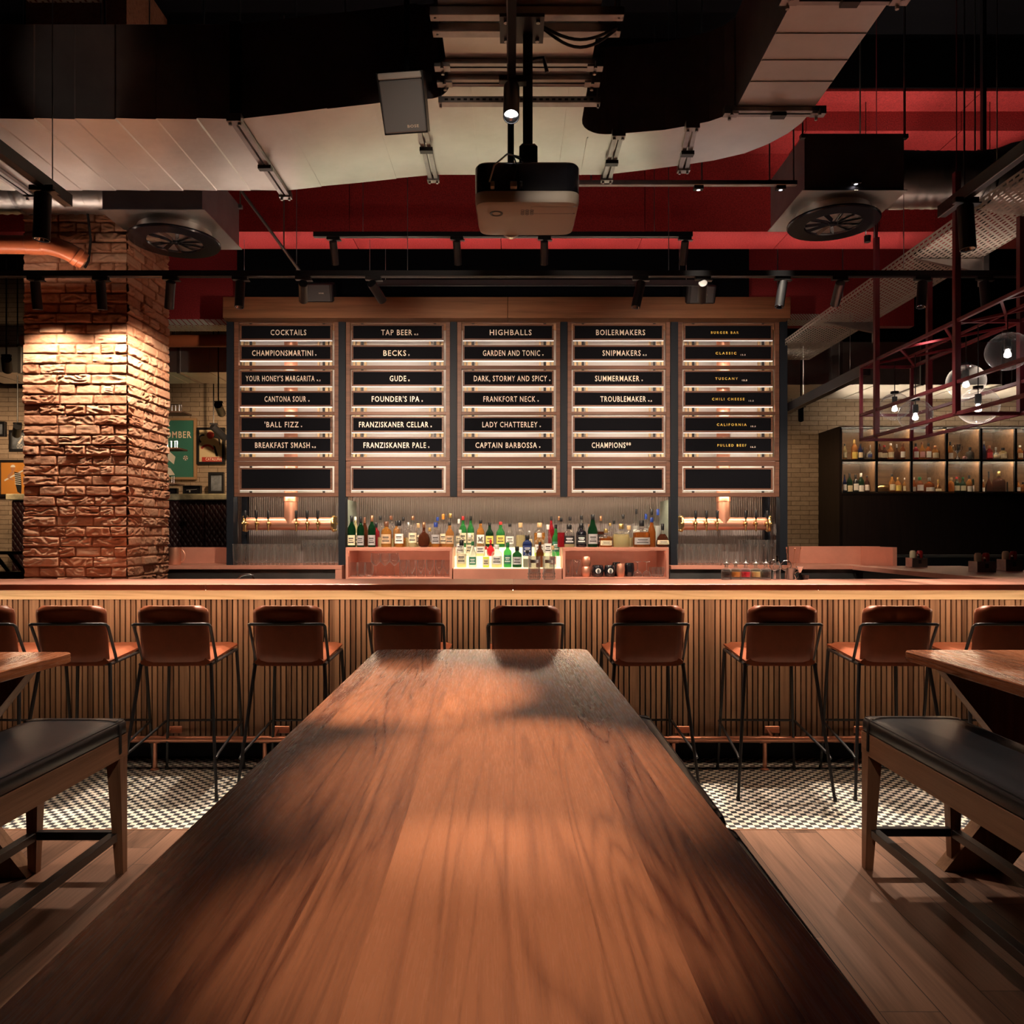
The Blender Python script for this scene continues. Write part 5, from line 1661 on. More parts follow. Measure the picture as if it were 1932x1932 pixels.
for a, b in ((3.62, 5.02), (5.03, 6.9)):
    MB().box(a, b, 9.30, 9.46, 0.0, 1.21, 0.03).build('backrest', 'leather_black', t)
    MB().box(a, b, 8.75, 9.30, 0.0, 0.46, 0.03).build('seat', 'leather_black', t)


# ------------------------------------------------------------------ back of the room, left side
quilt = thing('wall_banquette', 'dark red diamond-quilted banquette back running along the far wall', 'banquette', (-3.6, 10.5, 0))
for a, b in ((-6.9, -4.98), (-4.97, -4.25), (-4.24, -1.2)):
    MB().box(a, b, 10.45, 10.62, 0, gz(944, 10.45), 0.015).build('quilted_panel', 'quilt', quilt)
struct(MB().box(-6.95, -1.1, 10.40, 11.25, gz(944, 10.45) + 0.002, gz(932, 10.45), 0.01).build('wall_ledge', 'stone'))
LEDGE = gz(932, 10.45)
M['teal'] = plain('teal_poster', (0.045, 0.20, 0.165), 0.5)
M['paper'] = plain('poster_paper', (0.70, 0.56, 0.36), 0.55)
M['photo'] = plain('photo_grey', (0.16, 0.18, 0.22), 0.35, nscale=5, namt=0.8)
M['poster_orange'] = plain('poster_orange', (0.60, 0.25, 0.05), 0.5)
M['poster_red'] = plain('poster_red', (0.50, 0.05, 0.04), 0.5)
M['skin'] = plain('poster_skin', (0.45, 0.22, 0.12), 0.5)
M['frame_wood'] = plain('frame_wood', (0.42, 0.26, 0.15), 0.5)


def framed(name, label, x0, x1, y0, y1, fmat, pmat, d=11.22, fw=0.035, lean=False):
    L, R, T, B = gx(x0, d), gx(x1, d), gz(y0, d), gz(y1, d)
    t = thing(name, label, 'picture', ((L + R) / 2, d, B))
    mb = MB()
    mb.box(L, R, d - 0.03, d + 0.025, B, B + fw, .003).box(L, R, d - 0.03, d + 0.025, T - fw, T, .003)
    mb.box(L, L + fw, d - 0.03, d + 0.025, B + fw, T - fw, .003).box(R - fw, R, d - 0.03, d + 0.025, B + fw, T - fw, .003)
    mb.build('frame', fmat, t)
    p = MB().box(L + fw, R - fw, d - 0.005, d + 0.02, B + fw, T - fw).build('print', pmat, t)
    return t, p, (L + fw, R - fw, T - fw, B + fw, d - 0.007)


def disc(mb, x, z, y, r, n=20, r0=0.0, sx=1, a0=0, a1=2 * PI):
    vs, fs = [], []
    for i in range(n + 1):
        a = a0 + (a1 - a0) * i / n
        vs += [(x + r0 * math.cos(a) * sx, y, z + r0 * math.sin(a)), (x + r * math.cos(a) * sx, y, z + r * math.sin(a))]
    fs = [(2 * i, 2 * i + 1, 2 * i + 3, 2 * i + 2) for i in range(n)]
    return mb.add(vs, fs)


def poly(mb, pts, y):
    return mb.add([(a, y, b) for a, b in pts], [tuple(range(len(pts)))])


t, p, (L, R, T, B, y) = framed('poster', 'large teal football poster in a pale frame half hidden by the brick pillar', 292, 371, 789, 905, 'frame_wood', 'teal')
text_bm('BOMBER', gx(304, y), gx(361, y), gz(826, y), gz(813.5, y), y, heavy=0.02).build('lettering', 'letter', p, smooth=0, fix=False)
mb = MB()
disc(mb, gx(350, y), gz(864, y), y, 0.036)
mb.mat(1)
for k in range(5):
    disc(mb, gx(350, y) + 0.024 * math.cos(1.2566 * k + .3), gz(864, y) + 0.024 * math.sin(1.2566 * k + .3), y - .001, 0.010, 6)
disc(mb, gx(350, y), gz(864, y), y - .001, 0.010, 6)
mb.build('ball_print', ['white', 'black_matte'], p, smooth=0, fix=False)
mb = MB()
poly(mb, [(gx(318, y), gz(850, y)), (gx(331, y), gz(862, y)), (gx(328, y), gz(876, y)), (gx(316, y), gz(866, y))], y)
mb.build('shirt_print', 'white', p, smooth=0, fix=False)
mb = MB()
poly(mb, [(gx(314, y), gz(880, y)), (gx(322, y), gz(884, y)), (gx(330, y), gz(896, y)), (gx(318, y), gz(897, y))], y)
mb.build('sock_print', 'white', p, smooth=0, fix=False)
t, p, (L, R, T, B, y) = framed('poster', 'cream cycling poster with red wheel in a black frame', 372, 424.5, 807, 876, 'black_metal', 'paper')
text_bm('CATALUÑA', gx(388, y), gx(419, y), gz(869, y), gz(863.5, y), y - .002, heavy=0.02).build('lettering', 'letter', p, smooth=0, fix=False)
mb = MB()
poly(mb, [(gx(381, y), gz(871, y)), (gx(419, y), gz(871, y)), (gx(419, y), gz(862.5, y)), (gx(381, y), gz(862.5, y))], y - .001)
disc(mb, gx(391, y), gz(853, y), y, 0.115, 20, 0.085, 1, 0.4, 2.6)
disc(mb, gx(397, y), gz(821, y), y - .001, 0.055)
mb.mat(1)
disc(mb, gx(383, y), gz(828, y), y, 0.07, 14, 0.045, 1, 1.2, 4.2)
poly(mb, [(gx(400, y), gz(815, y)), (gx(416, y), gz(822, y)), (gx(415, y), gz(842, y)), (gx(411, y), gz(828, y)), (gx(399, y), gz(825, y))], y)
poly(mb, [(gx(402, y), gz(840, y)), (gx(406, y), gz(842, y)), (gx(412, y), gz(861, y)), (gx(407, y), gz(861, y))], y)
mb.build('poster_print', ['poster_red', 'black_matte'], p, smooth=0, fix=False)
framed('picture_frame', 'small black framed mountain photo standing on the stone ledge', 394, 424, 891, 931, 'black_metal', 'photo', 10.9)
t, p, (L, R, T, B, y) = framed('picture_frame', 'low black plaque standing on the stone ledge beside the mountain photo', 346, 380, 916, 938, 'black_metal', 'black_gloss', 10.75, .012)
mb = MB()
poly(mb, [(L + .03, T - .05), (R - .05, T - .04), (R - .05, T - .045), (L + .03, T - .057)], y)
poly(mb, [(L + .07, T - .055), (L + .09, T - .055), (L + .09, T - .085), (L + .07, T - .085)], y)
mb.build('drawing', 'grey_plastic', p, smooth=0, fix=False)
framed('picture_frame', 'low black plaque on the stone ledge tight against the brick pillar', 312, 336, 921, 938, 'black_metal', 'black_gloss', 10.75, .012)
framed('picture_frame', 'small dark photo frame cut by the left picture edge', -22, 11.5, 796, 824, 'black_metal', 'photo')
t, p, (L, R, T, B, y) = framed('picture_frame', 'black framed photo of a cyclist left of the brick pillar', 19, 60, 812, 852, 'black_metal', 'photo')
mb = MB()
for a in (34, 40):
    disc(mb, gx(a, y), gz(842, y), y, 0.030, 14, 0.024, 0.6)
poly(mb, [(gx(33, y), gz(836, y)), (gx(41, y), gz(825, y)), (gx(43, y), gz(828, y)), (gx(37, y), gz(838, y))], y)
disc(mb, gx(42, y), gz(823.5, y), y, 0.014, 10)
mb.build('poster_print', 'white', p, smooth=0, fix=False)
t, p, (L, R, T, B, y) = framed('poster', 'orange poster of a striped cyclist left of the brick pillar', -2, 62, 868, 937, 'black_metal', 'poster_orange', 11.2)
mb = MB()
disc(mb, gx(24.5, y), gz(884.5, y), y - .001, 0.033, 12)
poly(mb, [(gx(14, y), gz(898, y)), (gx(23, y), gz(888, y)), (gx(27, y), gz(891, y)), (gx(18, y), gz(901, y)), (gx(26, y), gz(904, y)), (gx(25, y), gz(907, y)), (gx(14, y), gz(902, y))], y - .001)
mb.mat(1)
poly(mb, [(gx(27, y), gz(890, y)), (gx(39, y), gz(893, y)), (gx(41, y), gz(918, y)), (gx(30, y), gz(916, y))], y - .001)
poly(mb, [(gx(30, y), gz(916, y)), (gx(41, y), gz(918, y)), (gx(40, y), gz(932, y)), (gx(33, y), gz(928, y))], y - .001)
mb.mat(2)
for k in range(6):
    zz = 893 + k * 3.8
    poly(mb, [(gx(28, y), gz(zz, y)), (gx(39.5, y), gz(zz + 1.2, y)), (gx(39.5, y), gz(zz + 2.6, y)), (gx(28, y), gz(zz + 1.4, y))], y - .002)
disc(mb, gx(24.5, y), gz(881.5, y), y - .002, 0.036, 12, 0, 1, 0, PI)
poly(mb, [(gx(8, y), gz(905, y)), (gx(46, y), gz(885, y)), (gx(46, y), gz(888, y)), (gx(9, y), gz(908, y))], y - .0005)
mb.build('poster_print', ['skin', 'black_matte', 'white'], p, smooth=0, fix=False)
# hanging shelf rack in front of the far wall
t = thing('shelf_rack', 'hanging rack of three short wooden shelves with wire rails beside the teal poster', 'shelf', (gx(320, 8.6), 8.6, gz(912, 8.6)))
for py, L_ in ((778, 352), (846, 344), (912, 338)):
    a, b = gx(296, 8.6), gx(L_, 8.6)
    MB().box(a, b, 8.5, 8.74, gz(py + 3, 8.6), gz(py, 8.6), .002).build('shelf_board', 'oak_bench', t)
    mb = MB()
    for k in (6, 10, 17, 24):
        x = b - k * 8.6 / F
        mb.tube([(x, 8.55, gz(py - 13, 8.6)), (x, 8.55, gz(py, 8.6))], 0.004, 6)
    mb.tube([(b - 6 * 8.6 / F, 8.55, gz(py - 13, 8.6)), (a, 8.55, gz(py - 13, 8.6))], 0.004, 6)
    mb.build('wire_rail', 'chrome', t)
for y in (8.53, 8.71):
    MB().tube([(gx(300, 8.6), y, gz(915, 8.6)), (gx(300, 8.6), y, CEIL)], 0.006, 6).build('hanger_rod', 'black_metal', t)
# slatted rail left of the pillar
t = thing('bar_rack', 'reddish wooden rack of slanted bars behind the bar, left of the pillar', 'rack', (-4.4, 6.5, 0))
MB().box(-5.4, -3.62, 6.45, 6.55, gz(1046, 6.5), gz(1040, 6.5)).build('top_bar', 'oak_frame', t)
MB().box(-5.4, -3.62, 6.42, 6.60, 0, gz(1078, 6.5)).build('base', 'oak_frame', t)
mb = MB()
for k in range(6):
    x = -4.05 - k * 0.13
    mb.beam((x, 6.5, gz(1044, 6.5)), (x + 0.13, 6.5, gz(1079, 6.5)), 0.012, 0.03)
mb.build('slanted_slat', 'black_wood', t)


# ------------------------------------------------------------------ ducts and services under the ceiling
duct = thing('air_duct', 'large galvanised air duct crossing the room with a branch towards the viewer', 'duct', (0, 4, 3.47))


def trunk(name, plan, zb, zt, mats=('galv', 'galv_matte')):
    mb = MB()
    n = len(plan)
    zb_ = zb if callable(zb) else (lambda x: zb)
    vs = [(a, b, zb_(a)) for a, b in plan] + [(a, b, zt + zb_(a)) for a, b in plan]
    mb.add(vs, [tuple(range(n))])
    mb.mat(1)
    mb.f.append(tuple(range(n, 2 * n))[::-1]); mb.mi.append(1)
    for i in range(n):
        mb.f.append((i, (i + 1) % n, n + (i + 1) % n, n + i)); mb.mi.append(1)
    return mb.build(name, mats, duct, smooth=0)


ZL, ZC, DH = 3.467, 3.57, 0.46
# straight left run: bottom and face pressed into shallow tilted panels
Y0, Y1 = 3.677, 4.440
mb = MB()
xs = [-1.335 - 0.197 * k for k in range(30)]
for k in range(len(xs) - 1):
    a, b = xs[k], xs[k + 1]
    s, m = (0.006, 0.004)[k % 2], a + (b - a) * 0.97
    mb.mat(0).add([(a, Y0, ZL), (m, Y0, ZL + s), (m, Y1, ZL + s * .6), (a, Y1, ZL)], [(0, 1, 2, 3)])
    mb.add([(m, Y0, ZL + s), (b, Y0, ZL), (b, Y1, ZL), (m, Y1, ZL + s * .6)], [(0, 1, 2, 3)])
    mb.mat(1).add([(a, Y0, ZL), (m, Y0 + s * .6, ZL + s), (m, Y0 + s * .6, ZL + DH), (a, Y0, ZL + DH)], [(0, 1, 2, 3)])
    mb.add([(m, Y0 + s * .6, ZL + s), (b, Y0, ZL), (b, Y0, ZL + DH), (m, Y0 + s * .6, ZL + DH)], [(0, 1, 2, 3)])
mb.mat(1)
mb.add([(-1.335, Y0, ZL), (-1.335, Y1, ZL), (-1.335, Y1, ZL + DH), (-1.335, Y0, ZL + DH), (xs[-1], Y0, ZL), (xs[-1], Y1, ZL), (xs[-1], Y1, ZL + DH), (xs[-1], Y0, ZL + DH)], [(1, 5, 6, 2), (2, 6, 7, 3), (0, 3, 2, 1), (4, 5, 6, 7)])
mb.build('duct_section', ['galv', 'galv_matte'], duct, smooth=0)
# offset piece that climbs a little, in four facets
for k in range(4):
    u0, u1 = k / 4, (k + 1) / 4
    xa, xb = -1.335 + 0.875 * u0, -1.335 + 0.875 * u1
    yn = lambda u: 3.677 + 0.005 * u
    yf = lambda u: 4.44 + 0.02 * u
    zf = lambda u: ZL + (ZC - ZL) * u
    mb = MB()
    vs = [(xa, yn(u0), zf(u0)), (xb, yn(u1), zf(u1) + (.003 if k % 2 else 0)), (xb, yf(u1), zf(u1)), (xa, yf(u0), zf(u0) + (.003 if k % 2 else 0))]
    vs += [(x, y_, z + DH) for x, y_, z in vs]
    mb.add(vs, [(0, 1, 2, 3)])
    mb.mi = [0]
    mb.f += [(4, 5, 6, 7), (0, 1, 5, 4), (2, 3, 7, 6), (0, 3, 7, 4), (1, 2, 6, 5)]
    mb.mi += [1] * 5
    mb.build('duct_section', ['galv', 'galv_matte'], duct, smooth=0)
# centre piece with the branch running over the viewer
plan = [(-0.46, 3.686), (-0.42, 3.686)] + [(-0.42 + 0.125 * math.sin(a), 3.561 + 0.125 * math.cos(a)) for a in [PI / 2 * i / 6 for i in range(1, 7)]]
plan += [(-0.295, -1.0), (0.357, -1.0), (0.357, 3.87)]
plan += [(0.497 - 0.14 * math.cos(a), 3.87 + 0.14 * math.sin(a)) for a in [PI / 2 * i / 6 for i in range(1, 7)]]
plan += [(0.56, 4.005), (0.56, 4.46), (-0.46, 4.46)]
trunk('duct_section', plan, ZC, DH)
# right-hand elbow and its branch
inner = [(0.56, 4.005), (0.80, 3.965), (0.914, 3.925), (1.01, 3.885), (1.075, 3.835), (1.108, 3.78)]
outer = [(1.498, 3.78), (1.488, 3.90), (1.455, 4.00), (1.387, 4.11), (1.29, 4.21), (1.14, 4.29), (0.972, 4.345), (0.78, 4.40), (0.56, 4.455)]
trunk('duct_section', inner + outer, ZC, DH)
trunk('duct_section', [(1.112, 3.77), (1.112, 2.98), (1.497, 2.98), (1.497, 3.77)], ZC, DH)
trunk('duct_section', [(1.112, 2.97), (1.112, -1), (1.497, -1), (1.497, 2.97)], ZC, DH)


for d_ in (3.20, 3.38, 3.54):
    MB().box(1.114, 1.495, d_, d_ + 0.008, ZC - 0.004, ZC + 0.001).build('seam', 'galv', duct, smooth=0)
for x_, y0_, y1_ in ((-0.20, 3.55, 4.455), (0.03, 3.55, 4.455), (0.27, 3.55, 4.455), (0.40, 4.04, 4.455)):
    MB().box(x_, x_ + 0.006, y0_, y1_, ZC - 0.004, ZC + 0.001).build('seam', 'galv', duct, smooth=0)


def flange(x0, y0, x1, y1, z, h=DH, clamp=True):
    """A pair of joint rails along a duct seam under the sheet, with its corner bolts and clamp."""
    a, b = Vector((x0, y0, z - 0.012)), Vector((x1, y1, z - 0.012))
    d = (b - a).normalized()
    s = d.cross(Vector((0, 0, 1))).normalized() * 0.017
    mb = MB()
    for k in (-1, 1):
        mb.beam(a + s * k - d * 0.01, b + s * k + d * 0.01, 0.022, 0.020)
    for p in (a, b):
        q = p - d * 0.012 if p == a else p + d * 0.012
        mb.box(q.x - 0.035, q.x + 0.035, q.y - 0.02, q.y + 0.02, q.z - 0.018, q.z + 0.02)
        for k in (-1, 1):
            mb.cyl(q + s * k * 1.3 + Vector((0, 0, -0.03)), q + s * k * 1.3, 0.008, 6)
    f = mb.build('flange', 'galv_dark', duct, smooth=0)
    if clamp:
        m = a.lerp(b, 0.55)
        MB().box(m.x - 0.035, m.x + 0.035, m.y - 0.018, m.y + 0.018, m.z - 0.028, m.z - 0.008).build('clamp', 'black_metal', f)
    return f


flange(-1.335, Y0 - 0.01, -1.335, Y1 + 0.02, ZL)
flange(-3.10 + .265, Y0 - 0.01, -3.10 + .265, Y1 + 0.02, ZL)
flange(-0.465, 3.69, -0.465, 4.47, ZC)
flange(0.56, 4.0, 0.56, 4.47, ZC)
flange(0.93, 3.92, 0.985, 4.35, ZC)
flange(1.10, 3.775, 1.51, 3.775, ZC)
flange(1.10, 2.975, 1.51, 2.975, ZC)
flange(-0.30, 3.40, 0.36, 3.40, ZC, clamp=False)
flange(-0.30, 3.52, 0.36, 3.52, ZC, clamp=False)
for x, y_ in ((-1.335, Y0 - 0.012), (-3.4, Y0 - 0.012)):
    MB().box(x - 0.025, x + 0.025, y_ - 0.01, y_ + 0.012, ZL, ZL + DH).build('flange', 'black_metal', duct)
for x, y_ in ((-4.5, 4.1), (-2.2, 4.1), (-0.9, 4.1), (0.2, 3.0), (0.2, 4.2), (1.3, 2.6), (1.3, 3.6), (0.9, 4.15)):
    MB().tube([(x, y_, ZC + DH - 0.02), (x, y_, CEIL)], 0.006, 6).build('hanger_rod', 'galv_dark', duct)


def diffuser(label, x0, x1, y0, y1, zb, zt, duct_side, ry=0.0):
    cx, cy = (x0 + x1) / 2, (y0 + y1) / 2
    t = thing('air_diffuser', label, 'air diffuser', (cx, cy, zb), 0, 'ceiling air diffusers')
    MB().box(x0, x1, y0, y1, zb + 0.004, zt).build('plenum_box', 'galv_matte', t, smooth=0)
    MB().box(x0 - 0.018, x1 + 0.018, y0 - 0.012, y1 + 0.012, zb, zb + 0.005).build('bottom_plate', 'galv', t, smooth=0)
    R = 0.292
    zc = zb - 0.07
    MB().cyl((cx, cy, zb), (cx, cy, zc), R * 0.80, 40).build('collar', 'galv', t, smooth=40)
    MB().lathe([(R * 0.60, -0.004), (R * .62, -0.012), (R * 0.98, -0.012), (R, -0.004), (R, 0.004), (R * 0.98, 0.008), (R * .6, 0.008), (R * .60, -0.004)], (cx, cy, zc), 48).build('face_ring', 'black_gloss', t, smooth=30)
    MB().lathe([(0, 0.03), (R * .62, 0.03)], (cx, cy, zc), 40).build('inner_plate', 'black_matte', t, fix=False)
    MB().lathe([(0, -0.014), (0.022, -0.014), (0.026, -0.004), (0.026, 0.02)], (cx, cy, zc), 20).build('hub', 'black_gloss', t)
    for k in range(11):
        a = 2 * PI * k / 11
        b = a + 0.42
        p = [(0.028, a, -0.010), (R * .61, a, -0.012), (R * .61, b, 0.022), (0.028, b, 0.016)]
        MB().add([(cx + r * math.cos(q), cy + r * math.sin(q), zc + z) for r, q, z in p], [(0, 1, 2, 3)]).build('vane', 'black_gloss', t, fix=False, smooth=0)
    for x in (x0 - 0.01, x1 + 0.01):
        for y in (y0 + 0.005, y1 - 0.005):
            mb = MB().tube([(x, y, zt - 0.03), (x, y, CEIL)], 0.005, 6)
            mb.box(x - 0.015, x + 0.015, y - 0.015, y + 0.015, zt - 0.03, zt - 0.005)
            mb.build('hanger_rod', 'galv_dark', t)
    return t


diffuser('square air diffuser box with round swirl plate beside the brick pillar', -2.598, -1.965, 4.81, 5.46, 3.51, 3.83, -1)
diffuser('square air diffuser box with round swirl plate at the burger bar end', 1.828, 2.448, 4.74, 5.36, 3.60, 3.96, 1)


def spiral(label, x0, x1, y, z, r, collar):
    t = thing('spiral_duct', label, 'duct', ((x0 + x1) / 2, y, z), 0, 'round spiral ducts')
    mb = MB()
    n, k = 28, int(abs(x1 - x0) / 0.0165)
    prof = []
    for i in range(k + 1):
        x = (x1 - x0) * i / k
        ph = (x / 0.066) % 1.0
        prof.append((r + (0.006 if ph < 0.25 else 0.0), x))
    vs, fs = [], []
    for i in range(k + 1):
        for j in range(n):
            a = 2 * PI * j / n
            x = x0 + (x1 - x0) * i / k
            ph = (x / 0.066 + 0.5 * a / PI) % 1.0
            rr = r + (0.006 * math.sin(ph / 0.3 * PI) if ph < 0.3 else 0)
            vs.append((x, y + rr * math.cos(a), z + rr * math.sin(a)))
    for i in range(k):
        for j in range(n):
            fs.append((i * n + j, i * n + (j + 1) % n, (i + 1) * n + (j + 1) % n, (i + 1) * n + j))
    mb.add(vs, fs).build('pipe', 'galv', t, smooth=60)
    s = 1 if x1 > x0 else -1
    MB().lathe([(r + .004, 0), (r + .004, 0.10), (r, 0.104)], (x0 + s * 0.05, y, z), 32, axis=(s, 0, 0)).build('coupling', 'galv', t, smooth=40)
    for x in (x0 + s * 0.6, x0 + s * 1.4):
        if abs(x - x0) < abs(x1 - x0):
            mb = MB().tube([(x, y, z + r - .002), (x, y, CEIL)], 0.005, 6)
            mb.lathe([(r + .008, -.012), (r + .008, .012)], (x, y, z), 28, axis=(1, 0, 0))
            mb.build('hanger_rod', 'galv_dark', t)
    return t


spiral('ribbed round duct joining the diffuser beside the brick pillar', -2.602, -6.9, 4.965, 3.715, 0.150, 0)
t = spiral('ribbed round duct joining the diffuser at the burger bar end', 2.452, 3.10, 5.0, 3.79, 0.175, 0)
t = thing('duct_elbow', 'smooth wide round duct bend at the right end of the ribbed duct', 'duct', (3.4, 5.0, 3.79))
MB().lathe([(0.182, 0), (0.185, 0.06), (0.215, 0.16), (0.235, 0.34), (0.222, 0.48), (0.215, 0.52), (0.222, 0.53), (0.205, 0.55), (0.205, 3.4)], (3.101, 5.0, 3.79), 36, axis=(1, 0, 0.06)).build('bend', 'galv', t, smooth=40)
MB().tube([(4.2, 5.0, 4.0), (4.2, 5.0, CEIL)], 0.006, 6).build('hanger_rod', 'galv_dark', t)

t = thing('orange_pipe', 'thick orange drain pipe bending down in front of the brick pillar', 'pipe', (-3.3, 4.95, 3.36))
yp = 4.96
pts = [Vector((gx(-160, yp), yp, gz(460, yp))), Vector((gx(60, yp), yp, gz(462, yp))), Vector((gx(88, yp), yp, gz(463, yp))), Vector((gx(108, yp), yp, gz(467, yp))), Vector((gx(125, yp), yp, gz(473, yp))), Vector((gx(140, yp), yp, gz(481, yp))), Vector((gx(152, yp), yp + .04, gz(490, yp)))]
MB().tube(pts, [0.058, 0.058, 0.058, 0.060, 0.060, 0.058, 0.058], 20).build('pipe', 'orange_pipe', t, smooth=60)
mb = MB()
d1 = (pts[6] - pts[5]).normalized()
MB().lathe([(0.059, 0), (0.064, 0.004), (0.064, 0.03), (0.060, 0.034)], pts[5], 20, axis=d1).build('socket', 'orange_pipe', t, smooth=40)
mb.lathe([(0.059, 0), (0.063, 0.004), (0.063, 0.10), (0.060, 0.104)], pts[1] - Vector((0.02, 0, 0)), 20, axis=(1, 0, 0))
mb.build('socket', 'orange_pipe', t, smooth=40)
MB().tube([(gx(165, 5.0), 5.0, gz(400, 5.0)), (gx(168, 5.0), 5.02, gz(450, 5.0)), (gx(164, 5.0), 5.02, gz(490, 5.0)), (gx(160, 5.0), 5.0, gz(505, 5.0))], 0.008, 8).build('cable', 'black_matte', t, smooth=60)


def tray(name, label, x0, x1, y0, y1, z, lip=0.06, rods=((0.05, 0.3), (0.95, 0.7))):
    t = thing(name, label, 'cable tray', ((x0 + x1) / 2, (y0 + y1) / 2, z), 0, 'perforated cable trays')
    mb = MB()
    mb.add([(x0, y0, z), (x1, y0, z), (x1, y1, z), (x0, y1, z)], [(0, 1, 2, 3)])
    if y1 - y0 > x1 - x0:
        for x in (x0, x1):
            mb.add([(x, y0, z), (x, y1, z), (x, y1, z + lip), (x, y0, z + lip)], [(0, 1, 2, 3)])
    else:
        for y in (y0, y1):
            mb.add([(x0, y, z), (x1, y, z), (x1, y, z + lip), (x0, y, z + lip)], [(0, 1, 2, 3)])
    mb.build('tray', 'perf', t, smooth=0, fix=False)
    for u, v in rods:
        MB().tube([(x0 + (x1 - x0) * u, y0 + (y1 - y0) * v, z), (x0 + (x1 - x0) * u, y0 + (y1 - y0) * v, CEIL)], 0.005, 6).build('hanger_rod', 'galv_dark', t)
    return t


t = tray('cable_tray', 'wide perforated cable tray slanting back over the glass pendant rack', 2.66, 3.13, 3.0, 8.0, 3.30)
for yb in (5.05, 6.55):
    mb = MB().prism([(2.70, 3.292), (3.13, 3.292), (3.13, 3.20)], yb, yb + 0.03, 'Y')
    mb.box(3.13, 3.165, yb - 0.02, yb + 0.05, 3.12, 3.34)
    mb.build('support_arm', 'galv_dark', t, smooth=0)
    MB().box(3.135, 3.16, yb, yb + 0.03, 3.34, CEIL).build('support_post', 'black_metal', t)
tray('cable_tray', 'perforated cable tray behind the cocktails end of the header beam', -3.9, -2.75, 8.0, 8.25, gz(618, 8.1))
tray('cable_tray', 'perforated cable tray behind the burger bar end of the header beam', 2.80, 3.62, 8.04, 8.28, gz(606, 8.1))
tray('cable_tray', 'dark perforated cable tray up under the ceiling in the top corner', -2.33, -1.98, 0.5, 3.66, 4.02)
t = thing('copper_pipe', 'fat copper coloured pipe crossing behind the brick pillar', 'pipe', (-3.6, 9.0, 3.8))
MB().tube([(-5.8, 9.0, gz(643, 9.0)), (-2.6, 9.0, gz(643, 9.0))], 0.075, 18).build('pipe', 'orange_pipe', t)
MB().tube([(-4.0, 9.0, gz(643, 9.0)), (-4.0, 9.0, CEIL)], 0.006, 6).build('hanger_rod', 'galv_dark', t)
for lab, xa, xb, ya, yb, ptop, pbot in (('grey sheet metal duct crossing behind the brick pillar', -6.9, gx(437, 9.6), 9.6, 10.3, 655, 703), ('grey sheet metal duct crossing behind the pendant rack', gx(1484, 9.6), 6.9, 9.6, 10.6, 645, 726)):
    t = thing('rear_duct', lab, 'duct', ((xa + xb) / 2, 9.9, gz(pbot, ya)), 0, 'rear air ducts')
    mb = MB()
    n = 12
    for k in range(n):
        x0, x1 = xa + (xb - xa) * k / n, xa + (xb - xa) * (k + 1) / n
        mb.box(x0, x1 - 0.002, ya + (0.006 if k % 2 else 0), yb, gz(pbot, ya) + (0.006 if k % 2 else 0), gz(ptop, ya))
    mb.build('sheet', 'galv', t, smooth=0)
    for k in (0.2, 0.5, 0.8):
        x = xa + (xb - xa) * k
        mb = MB().box(x - 0.02, x + 0.02, ya - 0.012, yb, gz(pbot, ya) - 0.012, gz(ptop, ya) + .01)
        mb.tube([(x, 9.9, gz(ptop, ya) - .01), (x, 9.9, 3.92 if lab.endswith('rack') else CEIL - 0.02)], 0.006, 6)
        mb.build('flange', 'galv_dark', t, smooth=0)
t = thing('sprinkler_pipe', 'thin steel pipe angled under the ceiling beside the cocktails end', 'pipe', (-1.7, 5.9, 4.0))
a, b = W(455, 360, 5.55), W(566, 512, 5.75)
MB().tube([a, b], 0.011, 10).build('pipe', 'galv_dark', t)
m = a.lerp(b, 0.72)
MB().tube([m, (m.x, m.y, CEIL)], 0.005, 6).build('hanger_rod', 'galv_dark', t)
t = thing('fan_rail', 'slim steel rail running from the duct to the diffuser box', 'rail', (1.2, 4.65, 3.64))
MB().box(0.40, 1.80, 4.78, 4.81, 3.66, 3.69, .002).build('channel', 'galv_dark', t)
for x in (0.5, 1.2, 1.78):
    MB().tube([(x, 4.795, 3.67), (x, 4.795, CEIL)], 0.005, 6).build('hanger_rod', 'galv_dark', t)
t = thing('strut_frame', 'steel strut rails under the duct branch carrying the projector pole', 'strut rail', (0.05, 3.1, 3.53))
for yy, zz in ((3.03, 3.53), (3.13, 3.53)):
    MB().box(-0.33, 0.45, yy, yy + 0.041, zz, zz + 0.035, .002).build('strut', 'galv_dark', t)
MB().box(-0.05, 0.13, 3.02, 3.185, 3.515, 3.529).build('mount_plate', 'black_metal', t)
mb = MB()
for x in (-0.025, 0.105):
    for y in (3.045, 3.16):
        mb.cyl((x, y, 3.505), (x, y, 3.516), 0.009, 6)
mb.build('bolt', 'galv_dark', t)
for x in (-0.31, 0.43):
    for y in (3.05, 3.15):
        MB().tube([(x, y, 3.53), (x, y, CEIL)], 0.006, 6).build('hanger_rod', 'galv_dark', t)
t = thing('slotted_strut', 'slotted steel trapeze rail hanging under the duct behind the projector pole', 'strut rail', (0.05, 3.63, 3.48))
MB().box(-0.35, 0.42, 3.60, 3.64, 3.505, 3.535, .001).build('strut', 'galv_dark', t)
mb = MB()
for k in range(24):
    mb.box(-0.32 + k * 0.03, -0.304 + k * 0.03, 3.599, 3.6005, 3.515, 3.524)
mb.build('slot', 'black_matte', t)
for x in (-0.34, 0.41):
    MB().tube([(x, 3.62, 3.49), (x, 3.62, CEIL)], 0.006, 6).build('hanger_rod', 'galv_dark', t)

